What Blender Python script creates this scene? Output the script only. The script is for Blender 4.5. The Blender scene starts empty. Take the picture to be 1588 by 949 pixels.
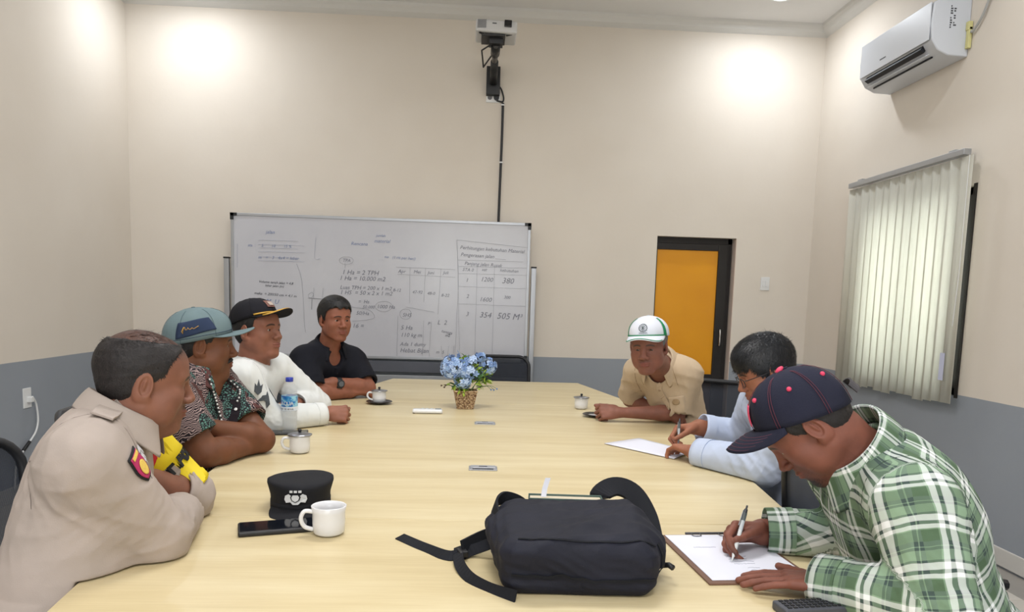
import bpy, bmesh, math, random
import numpy as np
from mathutils import Vector, Matrix
PI = math.pi
SC = bpy.context.scene
COL = SC.collection

# ---------------------------------------------------------------- camera
FPX, CX, CY, CZ = 1144.0, 794.0, 592.0, 1.32          # image taken as 1588 x 949
def _cam_basis(vx=740., vy=464., s=.0305):
    d = np.array([(vx-CX)/FPX, (vy-CY)/FPX, 1.]); d /= np.linalg.norm(d)
    p = np.array([(vx+1000-CX)/FPX, (vy+1000*s-CY)/FPX, 1.])
    up = np.cross(d, p); up /= np.linalg.norm(up)
    if up[1] > 0: up = -up
    X = np.cross(d, up)
    if X[0] < 0: X = -X
    return np.array([X, d, up])
RC = _cam_basis()
CAM0 = np.array([0., 0., CZ])
cam = bpy.data.cameras.new('camera'); camo = bpy.data.objects.new('camera', cam); COL.objects.link(camo)
m4 = Matrix.Identity(4)
for i in range(3):
    m4[i][0] = RC[i, 0]; m4[i][1] = -RC[i, 1]; m4[i][2] = -RC[i, 2]; m4[i][3] = CAM0[i]
camo.matrix_world = m4
cam.sensor_width = 36; cam.lens = 36*FPX/1588; cam.shift_y = (CY-474.5)/1588; cam.clip_start = .02
SC.camera = camo
# measured points of the room: a ray of the camera met with a vertical or a level plane
def _ray(px, py): return RC @ np.array([(px-CX)/FPX, (py-CY)/FPX, 1.])
def atY(px, py, Y): r = _ray(px, py); return Vector(CAM0 + r*(Y/r[1]))
def atZ(px, py, z): r = _ray(px, py); return Vector(CAM0 + r*((z-CZ)/r[2]))
def atX(px, py, x): r = _ray(px, py); return Vector(CAM0 + r*(x/r[0]))

# ---------------------------------------------------------------- light
SC.view_settings.view_transform = 'Standard'; SC.view_settings.look = 'None'
SC.view_settings.gamma = 1; SC.view_settings.use_curve_mapping = False
SC.view_settings.exposure = -.08
w = bpy.data.worlds.new('sky'); SC.world = w; w.use_nodes = True
w.node_tree.nodes['Background'].inputs[0].default_value = (.93, 1.0, .96, 1)
w.node_tree.nodes['Background'].inputs[1].default_value = 4.2
WALL_X, WALL_Y, BACK_Y, CEIL = 2.81, 6.2, -2.6, 3.62
LAMPS = [(x, y) for y in (5.64, 3.5, 1.3, -.9) for x in (-2.2, 2.2)]
LAMP_W = 14.5
for x, y in LAMPS:
    l = bpy.data.lights.new('downlight_lamp', 'AREA'); l.shape = 'DISK'; l.size = .15; l.energy = LAMP_W*(1 if y > 5 else .55); l.color = (.89, .94, 1.0)
    o = bpy.data.objects.new('downlight_lamp', l); COL.objects.link(o); o.location = (x, y, CEIL-.035)
for y, e in ((-.6, 62), (2.6, 48)):
    l = bpy.data.lights.new('ceiling_panel_lamp', 'AREA'); l.shape = 'RECTANGLE'; l.size = 1.2; l.size_y = .6; l.energy = e; l.color = (1.0, .985, .985)
    o = bpy.data.objects.new('ceiling_panel_lamp', l); COL.objects.link(o); o.location = (0, y, CEIL-.04)
# added fill lamp for the faces, at a made-up window behind the camera
l = bpy.data.lights.new('face_fill_lamp', 'AREA'); l.shape = 'RECTANGLE'; l.size = 2.4; l.size_y = 1.3; l.energy = 42; l.color = (.95, .98, 1.0)
o = bpy.data.objects.new('face_fill_lamp', l); COL.objects.link(o); o.location = (0, BACK_Y+.03, 1.75); o.rotation_euler = (math.radians(90), 0, 0)

# ---------------------------------------------------------------- helpers
def lin(c):
    return tuple((v/255/12.92 if v/255 <= .04045 else ((v/255+.055)/1.055)**2.4) for v in c[:3]) + (1,)
MATS = {}
class NT:
    def __init__(s, name):
        s.m = bpy.data.materials.new(name); s.m.use_nodes = True; s.t = s.m.node_tree; s.b = s.t.nodes['Principled BSDF']; s.out = s.t.nodes['Material Output']
    def n(s, typ, **kw):
        nd = s.t.nodes.new(typ)
        for k, v in kw.items():
            if k.startswith('_'): setattr(nd, k[1:], v)
            else:
                key = int(k[1:]) if k[0] == 'i' and k[1:].isdigit() else k
                s.put(nd.inputs[key], v)
        return nd
    def put(s, inp, v):
        if isinstance(v, bpy.types.NodeSocket): s.t.links.new(v, inp)
        else: inp.default_value = v
    def math(s, op, a, b=0.0, c=0.0, clamp=False):
        nd = s.t.nodes.new('ShaderNodeMath'); nd.operation = op; nd.use_clamp = clamp
        s.put(nd.inputs[0], a); s.put(nd.inputs[1], b)
        if len(nd.inputs) > 2: s.put(nd.inputs[2], c)
        return nd.outputs[0]
    def mix(s, f, a, b, mode='MIX'):
        nd = s.t.nodes.new('ShaderNodeMix'); nd.data_type = 'RGBA'; nd.blend_type = mode
        s.put(nd.inputs[0], f); s.put(nd.inputs[6], a); s.put(nd.inputs[7], b); return nd.outputs[2]
    def co(s, kind='Object', scale=(1, 1, 1)):
        tc = s.t.nodes.new('ShaderNodeTexCoord'); mp = s.t.nodes.new('ShaderNodeMapping')
        s.t.links.new(tc.outputs[kind], mp.inputs[0]); mp.inputs['Scale'].default_value = scale; return mp.outputs[0]
    def noise(s, vec, scale=5, detail=3, rough=.5):
        nd = s.t.nodes.new('ShaderNodeTexNoise'); s.put(nd.inputs['Vector'], vec); nd.inputs['Scale'].default_value = scale
        nd.inputs['Detail'].default_value = detail; nd.inputs['Roughness'].default_value = rough; return nd.outputs[0]
    def ramp(s, f, *stops):
        nd = s.t.nodes.new('ShaderNodeValToRGB'); s.put(nd.inputs[0], f); e = nd.color_ramp.elements
        while len(e) < len(stops): e.new(.5)
        for q, (p, c) in zip(e, stops): q.position = p; q.color = c if len(c) == 4 else lin(c)
        return nd.outputs[0]
    def bump(s, h, strength=.3, dist=.01):
        nd = s.t.nodes.new('ShaderNodeBump'); s.put(nd.inputs['Height'], h); nd.inputs['Strength'].default_value = strength; nd.inputs['Distance'].default_value = dist
        s.t.links.new(nd.outputs[0], s.b.inputs['Normal'])
    def base(s, c, rough=.5, metal=0., spec=.5):
        s.put(s.b.inputs['Base Color'], c); s.put(s.b.inputs['Roughness'], rough); s.put(s.b.inputs['Metallic'], metal); s.put(s.b.inputs['Specular IOR Level'], spec)
def mat(name, col, rough=.5, metal=0., var=.06, scale=8, bump=0., bscale=60, spec=.5, bdist=.002):
    if name in MATS: return MATS[name]
    t = NT(name); co = t.co(); nz = t.noise(co, scale, 4)
    c = lin(col); f = t.math('MULTIPLY_ADD', nz, 2*var, 1-var)
    mul = t.n('ShaderNodeVectorMath', _operation='SCALE'); mul.inputs[0].default_value = c[:3]; t.put(mul.inputs[3], f)
    t.base(mul.outputs[0], rough, metal, spec)
    if bump: t.bump(t.noise(co, bscale, 3), bump, bdist)
    MATS[name] = t.m; return t.m
def emis(name, col, e):
    if name in MATS: return MATS[name]
    t = NT(name); t.base(lin(col), .5); t.put(t.b.inputs['Emission Color'], lin(col)); t.b.inputs['Emission Strength'].default_value = e
    MATS[name] = t.m; return t.m

def V(*a): return Vector(a[0]) if len(a) == 1 else Vector(a)
def frame_of(d):
    d = Vector(d).normalized(); a = Vector((0, 0, 1)) if abs(d.z) < .95 else Vector((1, 0, 0))
    x = a.cross(d).normalized(); return x, d.cross(x), d
class MB:
    def __init__(s): s.v = []; s.f = []
    def add(s, vs, fs):
        o = len(s.v); s.v += [tuple(p) for p in vs]; s.f += [tuple(i+o for i in f) for f in fs]; return s
    def box(s, c, sz, R=None):
        c = Vector(c); vs = []
        for x in (-.5, .5):
            for y in (-.5, .5):
                for z in (-.5, .5):
                    p = Vector((x*sz[0], y*sz[1], z*sz[2])); vs.append(c + (R @ p if R else p))
        return s.add(vs, [(0, 1, 3, 2), (4, 6, 7, 5), (0, 4, 5, 1), (2, 3, 7, 6), (0, 2, 6, 4), (1, 5, 7, 3)])
    def bb(s, lo, hi): return s.box([(a+b)/2 for a, b in zip(lo, hi)], [abs(b-a) for a, b in zip(lo, hi)])
    def rings(s, rings, close=True, caps=True):
        n = len(rings[0]); o = len(s.v); m = len(rings)
        for r in rings: s.v += [tuple(p) for p in r]
        for i in range(m-1):
            for j in range(n if close else n-1):
                a = o+i*n+j; b = o+i*n+(j+1) % n; s.f.append((a, b, b+n, a+n))
        if caps: s.f.append(tuple(o+n-1-j for j in range(n))); s.f.append(tuple(o+(m-1)*n+j for j in range(n)))
        return s
    def tube(s, pts, r, n=10, caps=True, flat=1.0):
        pts = [Vector(p) for p in pts]; rs = r if isinstance(r, (list, tuple)) else [r]*len(pts); out = []; px = None
        for i, p in enumerate(pts):
            d = (pts[min(i+1, len(pts)-1)]-pts[max(i-1, 0)]).normalized()
            if px is None: x, y, _ = frame_of(d)
            else: x = (px-d*px.dot(d)).normalized(); y = d.cross(x)
            px = x; out.append([p+(x*math.cos(2*PI*k/n)+y*math.sin(2*PI*k/n)*flat)*rs[i] for k in range(n)])
        return s.rings(out, True, caps)
    def lathe(s, prof, c=(0, 0, 0), n=32, M=None, caps=False):
        c = Vector(c); out = []
        for r, z in prof:
            ring = [Vector((r*math.cos(2*PI*k/n), r*math.sin(2*PI*k/n), z)) for k in range(n)]
            out.append([c+(M @ p if M else p) for p in ring])
        return s.rings(out, True, caps)
    def prism(s, poly, z0, z1):
        n = len(poly)
        return s.add([(x, y, z0) for x, y in poly]+[(x, y, z1) for x, y in poly],
                     [tuple(range(n-1, -1, -1)), tuple(range(n, 2*n))]+[(i, (i+1) % n, n+(i+1) % n, n+i) for i in range(n)])
    def ribbon(s, pts, width, thick=.002, up=None):
        # flat strap: pts along its middle, width vector per point or single vector
        pts = [Vector(p) for p in pts]; rings = []
        for i, p in enumerate(pts):
            d = (pts[min(i+1, len(pts)-1)]-pts[max(i-1, 0)]).normalized()
            wv = Vector(width[i] if isinstance(width, list) else width); wv = wv - d*wv.dot(d)*0
            nrm = d.cross(wv).normalized()*thick/2
            rings.append([p-wv/2-nrm, p+wv/2-nrm, p+wv/2+nrm, p-wv/2+nrm])
        return s.rings(rings)
    def sphere(s, c, r, n=12, sc=(1, 1, 1), M=None):
        prof = [(math.sin(PI*i/n)*1.0, -math.cos(PI*i/n)) for i in range(n+1)]; c = Vector(c); out = []
        for a, z in prof:
            a = max(a, 1e-4)
            ring = [Vector((a*math.cos(2*PI*k/(n+4))*r*sc[0], a*math.sin(2*PI*k/(n+4))*r*sc[1], z*r*sc[2])) for k in range(n+4)]
            out.append([c+(M @ p if M else p) for p in ring])
        return s.rings(out)
    def build(s, name, m, parent=None, smooth=False, bev=0, loc=None, seg=2):
        me = bpy.data.meshes.new(name); me.from_pydata(s.v, [], s.f); me.update()
        bm = bmesh.new(); bm.from_mesh(me); bmesh.ops.recalc_face_normals(bm, faces=bm.faces[:]); bm.to_mesh(me); bm.free()
        if smooth: me.polygons.foreach_set('use_smooth', [True]*len(me.polygons))
        if m: me.materials.append(m)
        o = bpy.data.objects.new(name, me); COL.objects.link(o)
        if parent: o.parent = parent; o.matrix_parent_inverse = Matrix.Identity(4)
        if loc: o.location = loc
        if bev:
            b = o.modifiers.new('bevel', 'BEVEL'); b.width = bev; b.segments = seg; b.limit_method = 'ANGLE'; b.angle_limit = .6
            if smooth is False and seg > 1: me.polygons.foreach_set('use_smooth', [True]*len(me.polygons)); wn = o.modifiers.new('wn', 'WEIGHTED_NORMAL')
        return o
def tag(o, label=None, cat=None, group=None, kind=None):
    for k, v in (('label', label), ('category', cat), ('group', group), ('kind', kind)):
        if v: o[k] = v
    return o
def thing(name, label, cat, loc=(0, 0, 0), rz=0, group=None):
    o = bpy.data.objects.new(name, None); COL.objects.link(o); o.empty_display_size = .1
    o.location = loc; o.rotation_euler = (0, 0, rz); return tag(o, label, cat, group)
def struct(o): o['kind'] = 'structure'; return o
def copy_tree(o, parent=None):
    c = o.copy(); COL.objects.link(c)
    if parent: c.parent = parent
    for ch in o.children: copy_tree(ch, c)
    return c
def text_mesh(name, body, size, M4, m, parent=None, depth=.0006, shear=0., align='LEFT', bold=0.):
    cu = bpy.data.curves.new(name, 'FONT'); cu.body = body; cu.size = size; cu.extrude = depth; cu.shear = shear; cu.align_x = align; cu.resolution_u = 2; cu.offset = bold*size
    to = bpy.data.objects.new(name, cu); COL.objects.link(to)
    dg = bpy.context.evaluated_depsgraph_get(); me = bpy.data.meshes.new_from_object(to.evaluated_get(dg))
    bpy.data.objects.remove(to); bpy.data.curves.remove(cu)
    me.transform(M4); me.materials.clear(); me.materials.append(m); me.name = name
    o = bpy.data.objects.new(name, me); COL.objects.link(o)
    if parent: o.parent = parent
    return o
def spline(P, n=6):
    P = [Vector(p) for p in P]; out = []
    for i in range(len(P)-1):
        a, b, c, d = P[max(i-1, 0)], P[i], P[i+1], P[min(i+2, len(P)-1)]
        for k in range(n):
            t = k/n; out.append(.5*((2*b)+(c-a)*t+(2*a-5*b+4*c-d)*t*t+(3*b-a-3*c+d)*t**3))
    return out+[P[-1]]

# ---------------------------------------------------------------- the room
def wall_mat():
    t = NT('wall_paint_two_tone'); co = t.co(); sx = t.n('ShaderNodeSeparateXYZ'); t.put(sx.inputs[0], co)
    wob = t.math('MULTIPLY_ADD', t.noise(co, 3, 2), .006, -.003)
    z = t.math('ADD', sx.outputs[2], wob); m = t.math('GREATER_THAN', z, .852)
    nz = t.noise(co, 1.3, 4)
    cream = t.ramp(nz, (.3, (217, 208, 196)), (.7, (223, 215, 204)))
    grey = t.ramp(nz, (.3, (144, 150, 158)), (.7, (151, 157, 165)))
    t.base(t.mix(m, grey, cream), .75, 0, .25); t.bump(t.noise(co, 35, 3), .12, .004)
    return t.m
WALLM = wall_mat()
CEILM = mat('ceiling_white', (226, 226, 226), .8, var=.02, scale=2)
WHITE = mat('white_plastic', (225, 226, 226), .4, var=.03)
BLACKP = mat('black_plastic', (22, 23, 26), .45, var=.1)
ALU = mat('brushed_aluminium', (172, 175, 180), .38, .75, var=.05)
DKALU = mat('dark_bronze_frame', (32, 28, 28), .42, .2, var=.08)
def tile_mat():
    t = NT('floor_tile_glaze'); co = t.co()
    c = t.ramp(t.noise(co, 2.2, 5), (.3, (196, 190, 180)), (.7, (214, 208, 198))); t.base(c, .22); return t.m
FT = tile_mat()
DX0_, DX1_ = 1.492, 2.168
# floor: setting slab with single tiles on it
fl = struct(MB().bb((-WALL_X, BACK_Y, -.1), (WALL_X, WALL_Y+.2, -.012)).bb((DX0_, WALL_Y, -.012), (DX1_, WALL_Y+.2, 0)).build('floor', mat('grout', (150, 146, 140), .9)))
tile = MB().box((0, 0, -.006), (.594, .594, .012)).build('tile', FT, fl, bev=.002, seg=1)
ny = 0
for i in range(10):
    for j in range(15):
        x = -WALL_X+.3+.6*i; y = WALL_Y-.3-.6*j
        if x > WALL_X-.05 or y < BACK_Y+.25: continue
        x = min(x, WALL_X-.3)
        if ny == 0: t_ = tile
        else: t_ = tile.copy(); COL.objects.link(t_)
        t_.location = (x, y, random.uniform(-.0004, .0004)); ny += 1
struct(MB().bb((-WALL_X-.15, BACK_Y-.15, CEIL), (WALL_X+.15, WALL_Y+.2, CEIL+.12)).build('ceiling', CEILM))
struct(MB().bb((-WALL_X-.15, BACK_Y-.15, -.1), (-WALL_X, WALL_Y+.2, CEIL)).build('wall_left', WALLM))
struct(MB().bb((-WALL_X, BACK_Y-.15, -.1), (WALL_X, BACK_Y, CEIL)).build('wall_front', WALLM))
# back wall with door opening
DX0, DX1, DZ = 1.492, 2.168, 1.893
struct(MB().bb((-WALL_X, WALL_Y, -.1), (DX0, WALL_Y+.15, CEIL)).bb((DX1, WALL_Y, -.1), (WALL_X, WALL_Y+.15, CEIL)).bb((DX0, WALL_Y, DZ), (DX1, WALL_Y+.15, CEIL)).build('wall_back', WALLM))
# right wall with window opening
WY0, WY1, WZ0, WZ1 = 4.165, 5.27, .84, 2.05
struct(MB().bb((WALL_X, BACK_Y-.15, -.1), (WALL_X+.15, WY0, CEIL)).bb((WALL_X, WY1, -.1), (WALL_X+.15, WALL_Y+.2, CEIL)).bb((WALL_X, WY0, -.1), (WALL_X+.15, WY1, WZ0)).bb((WALL_X, WY0, WZ1), (WALL_X+.15, WY1, CEIL)).build('wall_right', WALLM))
# cornice and skirting
CORN = mat('cornice_white', (214, 213, 210), .7, var=.02)
prof = [(0, 0), (.02, -.075), (.045, -.06), (.06, -.035), (.075, -.02), (.08, 0)]
def cornice(name, axis, s):
    mb = MB(); r = []
    for e in (0, 1):
        if axis == 'y': r.append([(s*(WALL_X-a), (BACK_Y, WALL_Y)[e], CEIL+b) for a, b in [(0, 0), (0, -.085)]+prof[1:]])
        else: r.append([((-WALL_X, WALL_X)[e], WALL_Y-a, CEIL+b) for a, b in [(0, 0), (0, -.085)]+prof[1:]])
    struct(mb.rings(r).build(name, CORN))
cornice('trim_1', 'x', 1); cornice('trim_2', 'y', 1); cornice('trim_3', 'y', -1)
SKM = mat('skirting_tile', (205, 203, 198), .35, var=.04)
for nm, lo, hi in (('baseboard_left', (-WALL_X, BACK_Y, 0), (-WALL_X+.012, WALL_Y, .095)), ('baseboard_right', (WALL_X-.012, BACK_Y, 0), (WALL_X, WALL_Y, .095)), ('baseboard_back', (-WALL_X+.012, WALL_Y-.012, 0), (DX0, WALL_Y, .095))):
    struct(MB().bb(lo, hi).build(nm, SKM, bev=.004))
# ---- door_1 : dark framed orange door set back in its opening
OR = NT('orange_door_panel'); _c = OR.co(); OR.base(OR.ramp(OR.noise(_c, 1.6, 2), (.3, (216, 142, 12)), (.7, (230, 158, 22))), .28); OR = OR.m
dr = struct(MB().bb((DX0, 6.275, 0), (DX0+.016, 6.335, DZ)).bb((DX1-.05, 6.275, 0), (DX1-.012, 6.335, DZ)).bb((DX0, 6.275, DZ-.05), (DX1-.012, 6.335, DZ)).build('door_1', DKALU, bev=.003))
MB().bb((DX1-.13, 6.255, .0), (DX1-.05, 6.30, DZ-.05)).bb((DX0+.014, 6.26, .0), (DX0+.022, 6.30, DZ-.05)).bb((DX0+.02, 6.26, DZ-.105), (DX1-.12, 6.30, DZ-.05)).bb((DX0+.02, 6.26, .66), (DX1-.12, 6.30, .735)).bb((DX0+.02, 6.26, .0), (DX1-.12, 6.30, .1)).build('door_frame', DKALU, dr, bev=.003)
MB().bb((DX0+.02, 6.275, .735), (DX1-.125, 6.285, DZ-.1)).build('upper_panel', OR, dr)
MB().bb((DX0+.02, 6.275, .1), (DX1-.125, 6.285, .66)).build('lower_panel', mat('brown_door_panel', (92, 66, 50), .4), dr)
MB().tube(spline([(DX1-.088, 6.255, .985), (DX1-.088, 6.225, .995), (DX1-.088, 6.222, 1.05), (DX1-.088, 6.225, 1.115), (DX1-.088, 6.255, 1.125)]), .007, 8).build('door_handle', mat('chrome', (200, 202, 205), .2, 1), dr, smooth=True)
MB().bb((DX1-.005, 6.2, 0), (DX1, 6.34, DZ)).build('reveal', mat('reveal_paint', (208, 190, 178), .8), dr)
# ---- window_1
wn = struct(MB().bb((2.84, WY0, WZ0), (2.93, WY0+.10, WZ1)).bb((2.84, WY1-.045, WZ0), (2.93, WY1, WZ1)).bb((2.84, WY0, WZ0), (2.93, WY1, WZ0+.045)).bb((2.84, WY0, WZ1-.045), (2.93, WY1, WZ1)).build('window_1', DKALU, bev=.003))
MB().bb((2.86, 4.68, WZ0), (2.91, 4.73, WZ1)).build('mullion', DKALU, wn)
for z in (1.12, 1.4, 1.68): MB().bb((2.925, WY0, z-.006), (2.935, WY1, z+.006)).build('security_bar', DKALU, wn)
MB().bb((WALL_X-.006, WY0-.026, WZ0-.01), (WALL_X+.1, WY0, WZ1+.01)).build('edge_strip', DKALU, wn)
gl = NT('window_glass'); gl.base((.96, 1, .98, 1), .04); gl.b.inputs['Transmission Weight'].default_value = 1; gl.b.inputs['IOR'].default_value = 1.45
_tr = gl.n('ShaderNodeBsdfTransparent'); _mx = gl.n('ShaderNodeMixShader'); _mx.inputs[0].default_value = .12; gl.t.links.new(_tr.outputs[0], _mx.inputs[1]); gl.t.links.new(gl.b.outputs[0], _mx.inputs[2]); gl.t.links.new(_mx.outputs[0], gl.out.inputs[0])
for a, b in ((WY0+.045, 4.68), (4.73, WY1-.045)):
    MB().bb((2.885, a, WZ0+.045), (2.889, b, WZ1-.045)).build('window_pane', gl.m, wn)

w2 = struct(MB().bb((-1.25, BACK_Y, 1.05), (1.25, BACK_Y+.02, 1.09)).bb((-1.25, BACK_Y, 2.41), (1.25, BACK_Y+.02, 2.45)).bb((-1.25, BACK_Y, 1.05), (-1.21, BACK_Y+.02, 2.45)).bb((1.21, BACK_Y, 1.05), (1.25, BACK_Y+.02, 2.45)).build('added_window', DKALU))  # made-up window frame, added around the fill lamp
for k in range(3): MB().bb((-1.21+.807*k, BACK_Y, 1.09), (-1.21+.807*k+.79, BACK_Y+.008, 2.41)).build('window_pane', emis('added_fill_pane', (235, 244, 250), 1.2), w2)  # glowing panes added to go with the fill lamp

# ---------------------------------------------------------------- wall things
# vertical blind: head rail with single hanging slats
vb = thing('vertical_blind', 'cream vertical slat blind hanging over the window on the right wall', 'blind', (2.74, 4.7, 2.25))
def blind_mat():
    t = NT('blind_fabric'); co = t.co(); st = t.noise(t.co(scale=(30, 30, 1.2)), 8, 3)
    c = t.ramp(st, (.3, (234, 233, 224)), (.7, (240, 239, 232)))
    t.base(c, .8, 0, .2)
    tr = t.n('ShaderNodeBsdfTranslucent'); t.put(tr.inputs[0], c); mx = t.n('ShaderNodeMixShader'); mx.inputs[0].default_value = .6
    t.t.links.new(t.b.outputs[0], mx.inputs[1]); t.t.links.new(tr.outputs[0], mx.inputs[2]); t.t.links.new(mx.outputs[0], t.out.inputs[0])
    return t.m
BL = blind_mat()
MB().bb((-.02, -.545, -.035), (.025, .76, .0)).build('head_rail', ALU, vb, bev=.003)
for y in (-.42, .62): MB().bb((-.01, y-.03, -.005), (.07, y+.03, .012)).build('bracket', ALU, vb, bev=.002)
random.seed(4)
sl = None
N = 15
for i in range(N):
    y = -.56+i*(1.27/(N-1))
    if sl is None:
        mb = MB(); mb.rings([[(.006*math.cos(a*2.2), .0505*a, z) for a in [-1+k*.25 for k in range(9)]]+[(.0012+.006*math.cos(a*2.2), .0505*a, z) for a in [1-k*.25 for k in range(9)]] for z in (-.045, -.8, -1.455)])
        sl = mb.build('blind_slat', BL, vb, smooth=True); s_ = sl
    else: s_ = sl.copy(); COL.objects.link(s_); s_.parent = vb
    s_.location = (.004*(i % 2)-.002, y, 0); s_.rotation_euler = (0, 0, .05+random.uniform(-.025, .025)+(.2 if i == 1 else 0)); s_.scale = (1, 1, 1+random.uniform(-.006, .012))
MB().tube([(.0, -.57, -.04), (.0, -.575, -.7), (.0, -.56, -1.0)], .0022, 6).build('pull_cord', WHITE, vb)
MB().bb((-.012, -.53, -1.32), (-.009, -.49, -1.16)).build('paper_tag', mat('pale_blue_paper', (196, 200, 222), .7), vb)
# air conditioner
ac = thing('air_conditioner', 'white split air conditioner high on the right wall above the blind', 'air conditioner', (WALL_X, 4.75, 2.965))
AY0, AY1 = 4.34-4.75, 5.15-4.75
sec = [(0, .17), (-.17, .17), (-.225, .135), (-.232, .02), (-.222, -.07), (-.185, -.125), (-.12, -.155), (0, -.16)]
body = MB().rings([[(x, y, z) for x, z in sec] for y in (AY0, AY0+.008, AY1-.008, AY1)])
ACM = mat('air_conditioner_shell', (203, 207, 214), .35, var=.02)
body.build('housing', ACM, ac, bev=.008)
MB().bb((-.236, AY0+.012, -.072), (-.231, AY1-.02, .14)).build('front_panel', ACM, ac, bev=.002)
Ry = Matrix.Rotation(math.radians(32), 3, 'Y')
MB().box((-.212, 0, -.098), (.03, (AY1-AY0)*.78, .03), Ry).build('air_outlet', mat('outlet_black', (18, 22, 30), .6), ac)
MB().box((-.187, 0, -.13), (.035, (AY1-AY0)*.8, .006), Matrix.Rotation(math.radians(-30), 3, 'Y')).build('louver', ACM, ac, bev=.001)
MB().box((-.16, 0, -.143), (.008, (AY1-AY0)*.8, .008)).build('outlet_gap', mat('outlet_black', (18, 22, 30), .6), ac)
STK = mat('sticker_print', (70, 72, 78), .6)
mbk = MB(); random.seed(2)
for k in range(11):
    for j in range(2):
        if random.random() < .75: mbk.bb((-.125+.02*j, AY0-.001, .13-.013*k-.005), (-.125+.02*j+random.uniform(.006, .017), AY0+.002, .13-.013*k+.003))
mbk.build('rating_label', STK, ac)
MB().bb((-.2372, .06, -.026), (-.236, .13, -.018)).build('brand_mark', STK, ac)
MB().bb((-.03, AY0-.03, -.02), (-.004, AY0-.001, .03)).bb((-.025, AY0-.03, -.12), (-.004, AY0-.002, .0)).build('pipe_tape', mat('yellowed_tape', (206, 200, 140), .6), ac, bev=.004)
tag(MB().tube(spline([(2.80, 4.315, 2.94), (2.79, 4.28, 2.93), (2.79, 4.20, 3.0), (2.79, 4.14, 3.14), (2.79, 4.12, 3.4), (2.79, 4.13, 3.6)]), .007, 8).build('drain_cable', mat('grey_cable', (168, 168, 166), .6), smooth=True), 'grey cable rising from the air conditioner to the ceiling', 'cable')
# downlights
DL = emis('lamp_diffuser', (255, 255, 255), 9)
dl0 = None
for k, (x, y) in enumerate(LAMPS):
    if dl0 is None:
        dl0 = thing('ceiling_downlight', '', 'downlight', (x, y, CEIL)); d = dl0
        MB().lathe([(.075, 0), (.095, -.001), (.098, -.006), (.09, -.012), (.078, -.012), (.072, -.004)], n=28).build('trim_ring', WHITE, d, smooth=True)
        MB().lathe([(.0005, -.006), (.074, -.006), (.074, -.002), (.0005, -.002)], n=28).build('diffuser', DL, d)
    else:
        d = copy_tree(dl0); d.location = (x, y, CEIL)
    side = 'left' if x < 0 else 'right'; row = ['by the back wall', 'over the middle of the table', 'over the near end of the table', 'behind the camera'][k//2]
    tag(d, 'round white ceiling downlight on the %s, %s' % (side, row), 'downlight', 'ceiling downlights')
# ceiling panels
for y, nm in ((-.6, 'behind the camera'), (2.6, 'over the table')):
    p = thing('ceiling_panel_light', 'flat rectangular ceiling light panel %s' % nm, 'ceiling light', (0, y, CEIL), group='ceiling light panels')
    MB().bb((-.63, -.33, -.03), (.63, -.30, 0)).bb((-.63, .30, -.03), (.63, .33, 0)).bb((-.63, -.3, -.03), (-.6, .3, 0)).bb((.6, -.3, -.03), (.63, .3, 0)).build('frame', WHITE, p)
    MB().bb((-.6, -.3, -.02), (.6, .3, -.005)).build('diffuser', emis('panel_diffuser', (255, 252, 245), 3), p)

# switch and outlets
def plate(name, label, cat, loc, rz, w, h):
    t = thing(name, label, cat, loc, rz); MB().box((0, -.004, 0), (w, .008, h)).build('plate', WHITE, t, bev=.002); return t
p = atY(1186, 440, 6.2)
s = plate('light_switch', 'small white light switch on the wall right of the orange door', 'switch', (p.x, 6.2, p.z), 0, .075, .11)
MB().box((-.012, -.01, 0), (.022, .006, .05)).build('rocker', WHITE, s, bev=.001); MB().box((.014, -.01, 0), (.022, .006, .05)).build('rocker', WHITE, s, bev=.001)
p = atX(41, 617, -WALL_X)
s = plate('wall_socket', 'white wall socket with a plug in it on the left grey wall', 'socket', (-WALL_X, p.y, p.z), PI/2, .08, .125)
MB().box((.006, -.02, -.01), (.034, .03, .034)).build('plug', WHITE, s, bev=.004)
q = lambda x, y: atX(x, y, -WALL_X+.02)
cb = thing('power_cord', 'white power cord hanging from the left wall socket with a black joint', 'cord', q(47, 615))
b0 = Vector(q(47, 615))
pts = spline([q(47, 615)+V(.012, 0, 0), q(56, 626), q(59, 650), q(56, 668), q(48, 682), q(38, 697), q(28, 712), q(24, 733), q(23, 760)])
MB().tube([x-b0 for x in pts], .006, 8).build('cord', WHITE, cb, smooth=True)
MB().tube([q(46, 685)-b0, q(36, 699)-b0], .0105, 10).build('joint_sleeve', BLACKP, cb, smooth=True)

# ---- whiteboard on stand
WB = thing('whiteboard', 'wide whiteboard covered with handwriting on a metal stand by the back wall', 'whiteboard', (-.775, 6.08, 0))
BX0, BX1, BZ0, BZ1, BY = -1.974, .421, .812, 1.946, 6.08
o = V(-.775, 6.08, 0)
def L(a): return V(a)-o
def bbl(mb, lo, hi): return mb.bb(L(lo), L(hi))
bm_ = NT('whiteboard_enamel'); _c = bm_.co(); bm_.base(bm_.ramp(bm_.noise(_c, 1.4, 3), (.3, (190, 191, 199)), (.7, (199, 200, 206))), .22, 0, .5); bm_ = bm_.m
bbl(MB(), (BX0+.015, BY-.004, BZ0+.015), (BX1-.015, BY+.012, BZ1-.015)).build('board', bm_, WB)
mb = MB()
for lo, hi in (((BX0, BY-.01, BZ1-.022), (BX1, BY+.016, BZ1)), ((BX0, BY-.01, BZ0), (BX1, BY+.016, BZ0+.022)), ((BX0, BY-.01, BZ0), (BX0+.022, BY+.016, BZ1)), ((BX1-.022, BY-.01, BZ0), (BX1, BY+.016, BZ1))): bbl(mb, lo, hi)
mb.build('frame', ALU, WB, bev=.002)
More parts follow.
